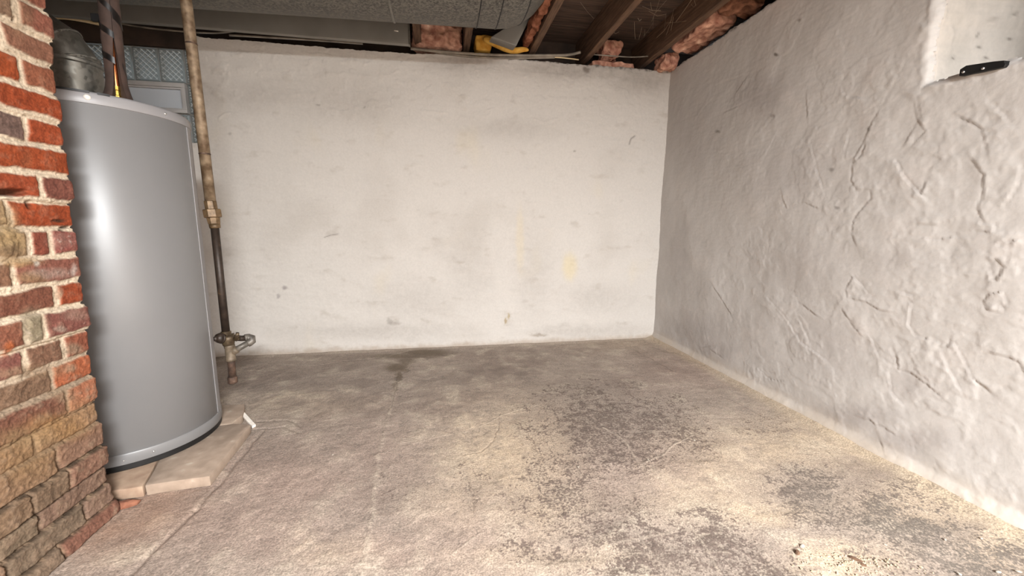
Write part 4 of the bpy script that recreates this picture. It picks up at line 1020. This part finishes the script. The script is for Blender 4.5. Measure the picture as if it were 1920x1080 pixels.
# plain sheet metal boot below the elbow
bp = [on(921, 69, 1, 2.60), on(968, 86, 1, 2.60), on(1003, 15, 1, 2.60), on(996, -12, 1, 2.60), on(975, 34, 1, 2.60)]
fr_ = [Vector(p) for p in bp]; bk = [p+Vector((0, .12, .02)) for p in fr_]; n = len(fr_)
mb = MB().add([tuple(p) for p in fr_+bk], [tuple(range(n)), tuple(range(n, 2*n))[::-1]] + [(k, k+n, (k+1) % n+n, (k+1) % n) for k in range(n)])
tag(mb.build('duct_boot', M_panel, smooth=False, bevel=.004), 'plain grey sheet metal boot hanging below the curved end of the duct', 'duct boot')
# flat panning duct close to the wall
p0, p1 = on(100, 28, 1, 2.63), on(768, 84, 1, 2.63)
pz = float((p0[2]+p1[2])/2)
pan = thing('flat_duct', 'long flat grey sheet metal duct along the wall top behind the spangled duct', 'duct', (-1.1, 2.66, pz))
MB().box((-2.48, 2.63, pz), (float(p1[0]), 2.660, pz+.15)).build('duct_box', M_panel, pan, smooth=False, bevel=.003)
ee = float(p1[0])
MB().box((ee-.006, 2.627, pz-.001), (ee+.003, 2.663, pz+.151)).build('end_flange', M_galv, pan, smooth=False, bevel=.001)
sc_ = on(743, 58, 1, 2.63)
MB().tube([(sc_[0]-.012, 2.6285, sc_[2]), (sc_[0]+.012, 2.6285, sc_[2]-.002)], .003, 8).build('foil_patch', M_white, pan)

# ------------------------------------------------------------------ INSULATION
def batt(name, lo, hi, mat, label, cat, group, amp=.022, sc=16, seed=0, shape=None):
    """fluffy block: a rounded box pushed about by layered noise"""
    lo, hi = Vector(lo), Vector(hi); c = (lo+hi)/2; hs = (hi-lo)/2
    bm = bmesh.new(); bmesh.ops.create_cube(bm, size=2)
    bmesh.ops.subdivide_edges(bm, edges=list(bm.edges), cuts=32, use_grid_fill=True)
    for v in bm.verts:
        p = v.co.copy()
        nrm = Vector([math.copysign(abs(q)**6, q) for q in p]); nrm.normalize()
        r = (abs(p.x)**7+abs(p.y)**7+abs(p.z)**7)**(1/7)
        p = p/r
        w = Vector((p.x*hs.x, p.y*hs.y, p.z*hs.z))
        if shape: w = shape(w, hs)
        q = (w+c)*sc + Vector((seed*7.7, 0, 0))
        n = mnoise.noise(q) + .5*mnoise.noise(q*2.1) + .16*mnoise.noise(q*4.7) - .35*abs(mnoise.noise(q*1.4+Vector((3, 3, 3))))*2
        v.co = w + nrm*amp*n
    me = bpy.data.meshes.new(name); bm.to_mesh(me); bm.free()
    o = link(name, me, mat); o.location = c
    return tag(o, label, cat, group)
G = 'insulation stuffed above the walls'
batt('insulation_batt', (-0.150, 2.80, 1.968), (0.160, 2.97, 2.135), M_pink, 'pink fibreglass batt stuffed above the wall between two joist ends beside the flat duct', 'insulation', G, .020, 15, 1)
y0_ = on(900, 80, 1, 2.79); 
batt('insulation_batt', (y0_[0]-.03, 2.79, 1.975), (y0_[0]+.075, 2.93, 2.075), M_yellow, 'blocky yellow insulation piece just right of the joist end under the duct elbow', 'insulation', G, .010, 12, 2)
path = [(905, 72), (922, 76), (938, 84), (952, 93), (968, 96), (980, 92), (992, 94)]
mb = MB(); pts = [on(u, v, 1, 2.76) for u, v in path]
mb.tube([tuple(p) for p in pts], [.018, .030, .028, .022, .019, .018, .010], 14)
yo = mb.build('insulation_strip', M_yellow); me = yo.data
sub = yo.modifiers.new('sub', 'SUBSURF'); sub.levels = sub.render_levels = 2
tag(yo, 'sagging yellow insulation strip curling down to the wall top below the duct boot', 'insulation', G)
s0 = on(1022, 0, 2, 2.01); s1 = on(984, 88, 2, 2.01)
batt('insulation_strip', (0.548, s1[1]-.63, 2.005), (0.596, s1[1]+.02, 2.075), M_red, 'rust-red insulation strip along the joist at the right end of the duct', 'insulation', G, .014, 20, 3)
a0_ = on(1150, 95, 1, 2.83)
batt('insulation_batt', (a0_[0]-.085, 2.80, 2.015), (a0_[0]+.055, 2.95, 2.125), M_pink, 'rounded pink batt end wedged in the bay between the two right joists', 'insulation', G, .020, 14, 4)
batt('insulation_batt', (1.050, 2.80, 1.940), (1.36, 2.93, 1.985), M_pink, 'low brownish-pink insulation strip on the wall top right of the middle joist', 'insulation', G, .012, 18, 5)
batt('insulation_batt', (1.50, 2.66, 1.925), (1.615, 2.82, 2.02), M_pink, 'pink batt hanging in the corner where the back and right walls meet', 'insulation', G, .016, 15, 6)
batt('insulation_batt', (1.505, 2.20, 1.985), (1.69, 2.63, 2.10), M_pink, 'long pink batt lying along the right wall top beside the cobwebbed joist', 'insulation', G, .022, 13, 7)
batt('insulation_batt', (1.500, 2.00, 1.985), (1.70, 2.16, 2.11), M_brown, 'brownish batt on the right wall top, beyond the long pink one', 'insulation', G, .020, 13, 8)
batt('insulation_batt', (1.42, 1.72, 1.985), (1.72, 1.92, 2.09), M_pink, 'pale pink batt at the top edge of the picture above the right wall', 'insulation', G, .016, 14, 9)

# ------------------------------------------------------------------ CABLES along the wall top
def cable(pts, y, r, mat, label, group='cables along the wall top'):
    P = [Vector(on(u, v, 1, (YB-.003-r if yy > 2.695 else yy))) for (u, v), yy in zip(pts, y if hasattr(y, '__len__') else [y]*len(pts))]
    # smooth polyline
    out = []
    for i in range(len(P)-1):
        p_1, p0_, p1_, p2_ = P[max(i-1, 0)], P[i], P[i+1], P[min(i+2, len(P)-1)]
        for t in np.linspace(0, 1, 7)[:-1]:
            out.append(0.5*((2*p0_)+(p1_-p_1)*t+(2*p_1-5*p0_+4*p1_-p2_)*t*t+(3*p0_-p_1-3*p1_+p2_)*t**3))
    out.append(P[-1])
    o = MB().tube(out, r, 8).build('cable', mat)
    return tag(o, label, 'cable', group)
cable([(60, 34), (104, 33), (140, 36), (190, 46)], 2.69, .008, M_cream, 'cream cable under the flat duct above the flue elbow')
cable([(215, 42), (260, 50), (330, 58), (400, 62), (450, 58), (490, 62)], 2.755, .005, M_cable, 'thin grey cable along the wall top right of the gas pipe')
cable([(430, 66), (520, 71), (600, 76), (680, 82)], 2.75, .006, M_cable, 'grey cable lying on the wall top under the flat duct')
cable([(770, 91), (830, 97), (900, 102), (960, 104), (1030, 104), (1065, 103), (1088, 98)], 2.745, .009, M_cable, 'thick grey cable bundle along the wall top below the yellow insulation')
cable([(800, 94), (850, 103), (910, 108), (980, 109), (1040, 108)], 2.75, .006, M_cable, 'lower thin cable sagging in front of the wall top below the yellow insulation')
cable([(1000, 107), (1050, 108), (1085, 112)], 2.74, .004, M_cream, 'short pale cable end beside the foot of the middle joist')
cable([(1110, 102), (1150, 105), (1190, 107), (1230, 104)], 2.72, .004, M_cable, 'thin cable crossing in front of the insulation right of the middle joist')

# cobwebs
mb = MB(); rr = random.Random(11)
for k in range(46):
    u = rr.gauss(1265, 55); v = rr.uniform(5, 80)
    z = 2.03; A = Vector(on(u, v, 2, z))
    Bv = A + Vector((rr.uniform(-.10, .10), rr.uniform(-.22, .12), rr.uniform(-.02, .10)))
    mid = A.lerp(Bv, .5)-Vector((0, 0, rr.uniform(0, .02)))
    if max(A.y, Bv.y) > 2.75 or max(A.x, Bv.x) > 1.44: continue
    mb.tube([A, mid, Bv], rr.uniform(.0004, .0011), 4, caps=False)
tag(mb.build('cobwebs', M_web), 'dusty cobweb strands hanging between the joists near the right wall', 'cobweb', None, 'stuff')

# ------------------------------------------------------------------ LIGHT
wd = bpy.data.worlds.new('world'); SC.world = wd; wd.use_nodes = True
bg = wd.node_tree.nodes['Background']; bg.inputs[0].default_value = (0.80, 0.90, 1.0, 1); bg.inputs[1].default_value = 1.0

def area(name, loc, target, size, energy, color, shape='DISK', sy=None):
    l = bpy.data.lights.new(name, 'AREA'); l.shape = shape; l.size = size; l.energy = energy; l.color = color
    if sy: l.size_y = sy
    o = bpy.data.objects.new(name, l); COL.objects.link(o); o.location = loc
    o.rotation_euler = (Vector(target)-Vector(loc)).to_track_quat('-Z', 'Y').to_euler()
    return o
area('unseen_area_light', (0.70, -1.75, 1.72), (0.68, -1.62, 0.72), 0.8, 305, (0.975, 0.985, 0.985))  # unseen light without a fixture, placed for overall room brightness
area('unseen_area_light', (0.3, -0.6, 1.50), (0.3, -0.34, 0.53), 0.6, 5, (0.975, 0.985, 0.985))  # weak unseen fill, added to lift the lower right wall

vs = SC.view_settings
SC.display_settings.display_device = 'sRGB'
vs.view_transform = 'Standard'; vs.look = 'None'; vs.gamma = 1.0; vs.use_curve_mapping = False; vs.exposure = 0.85
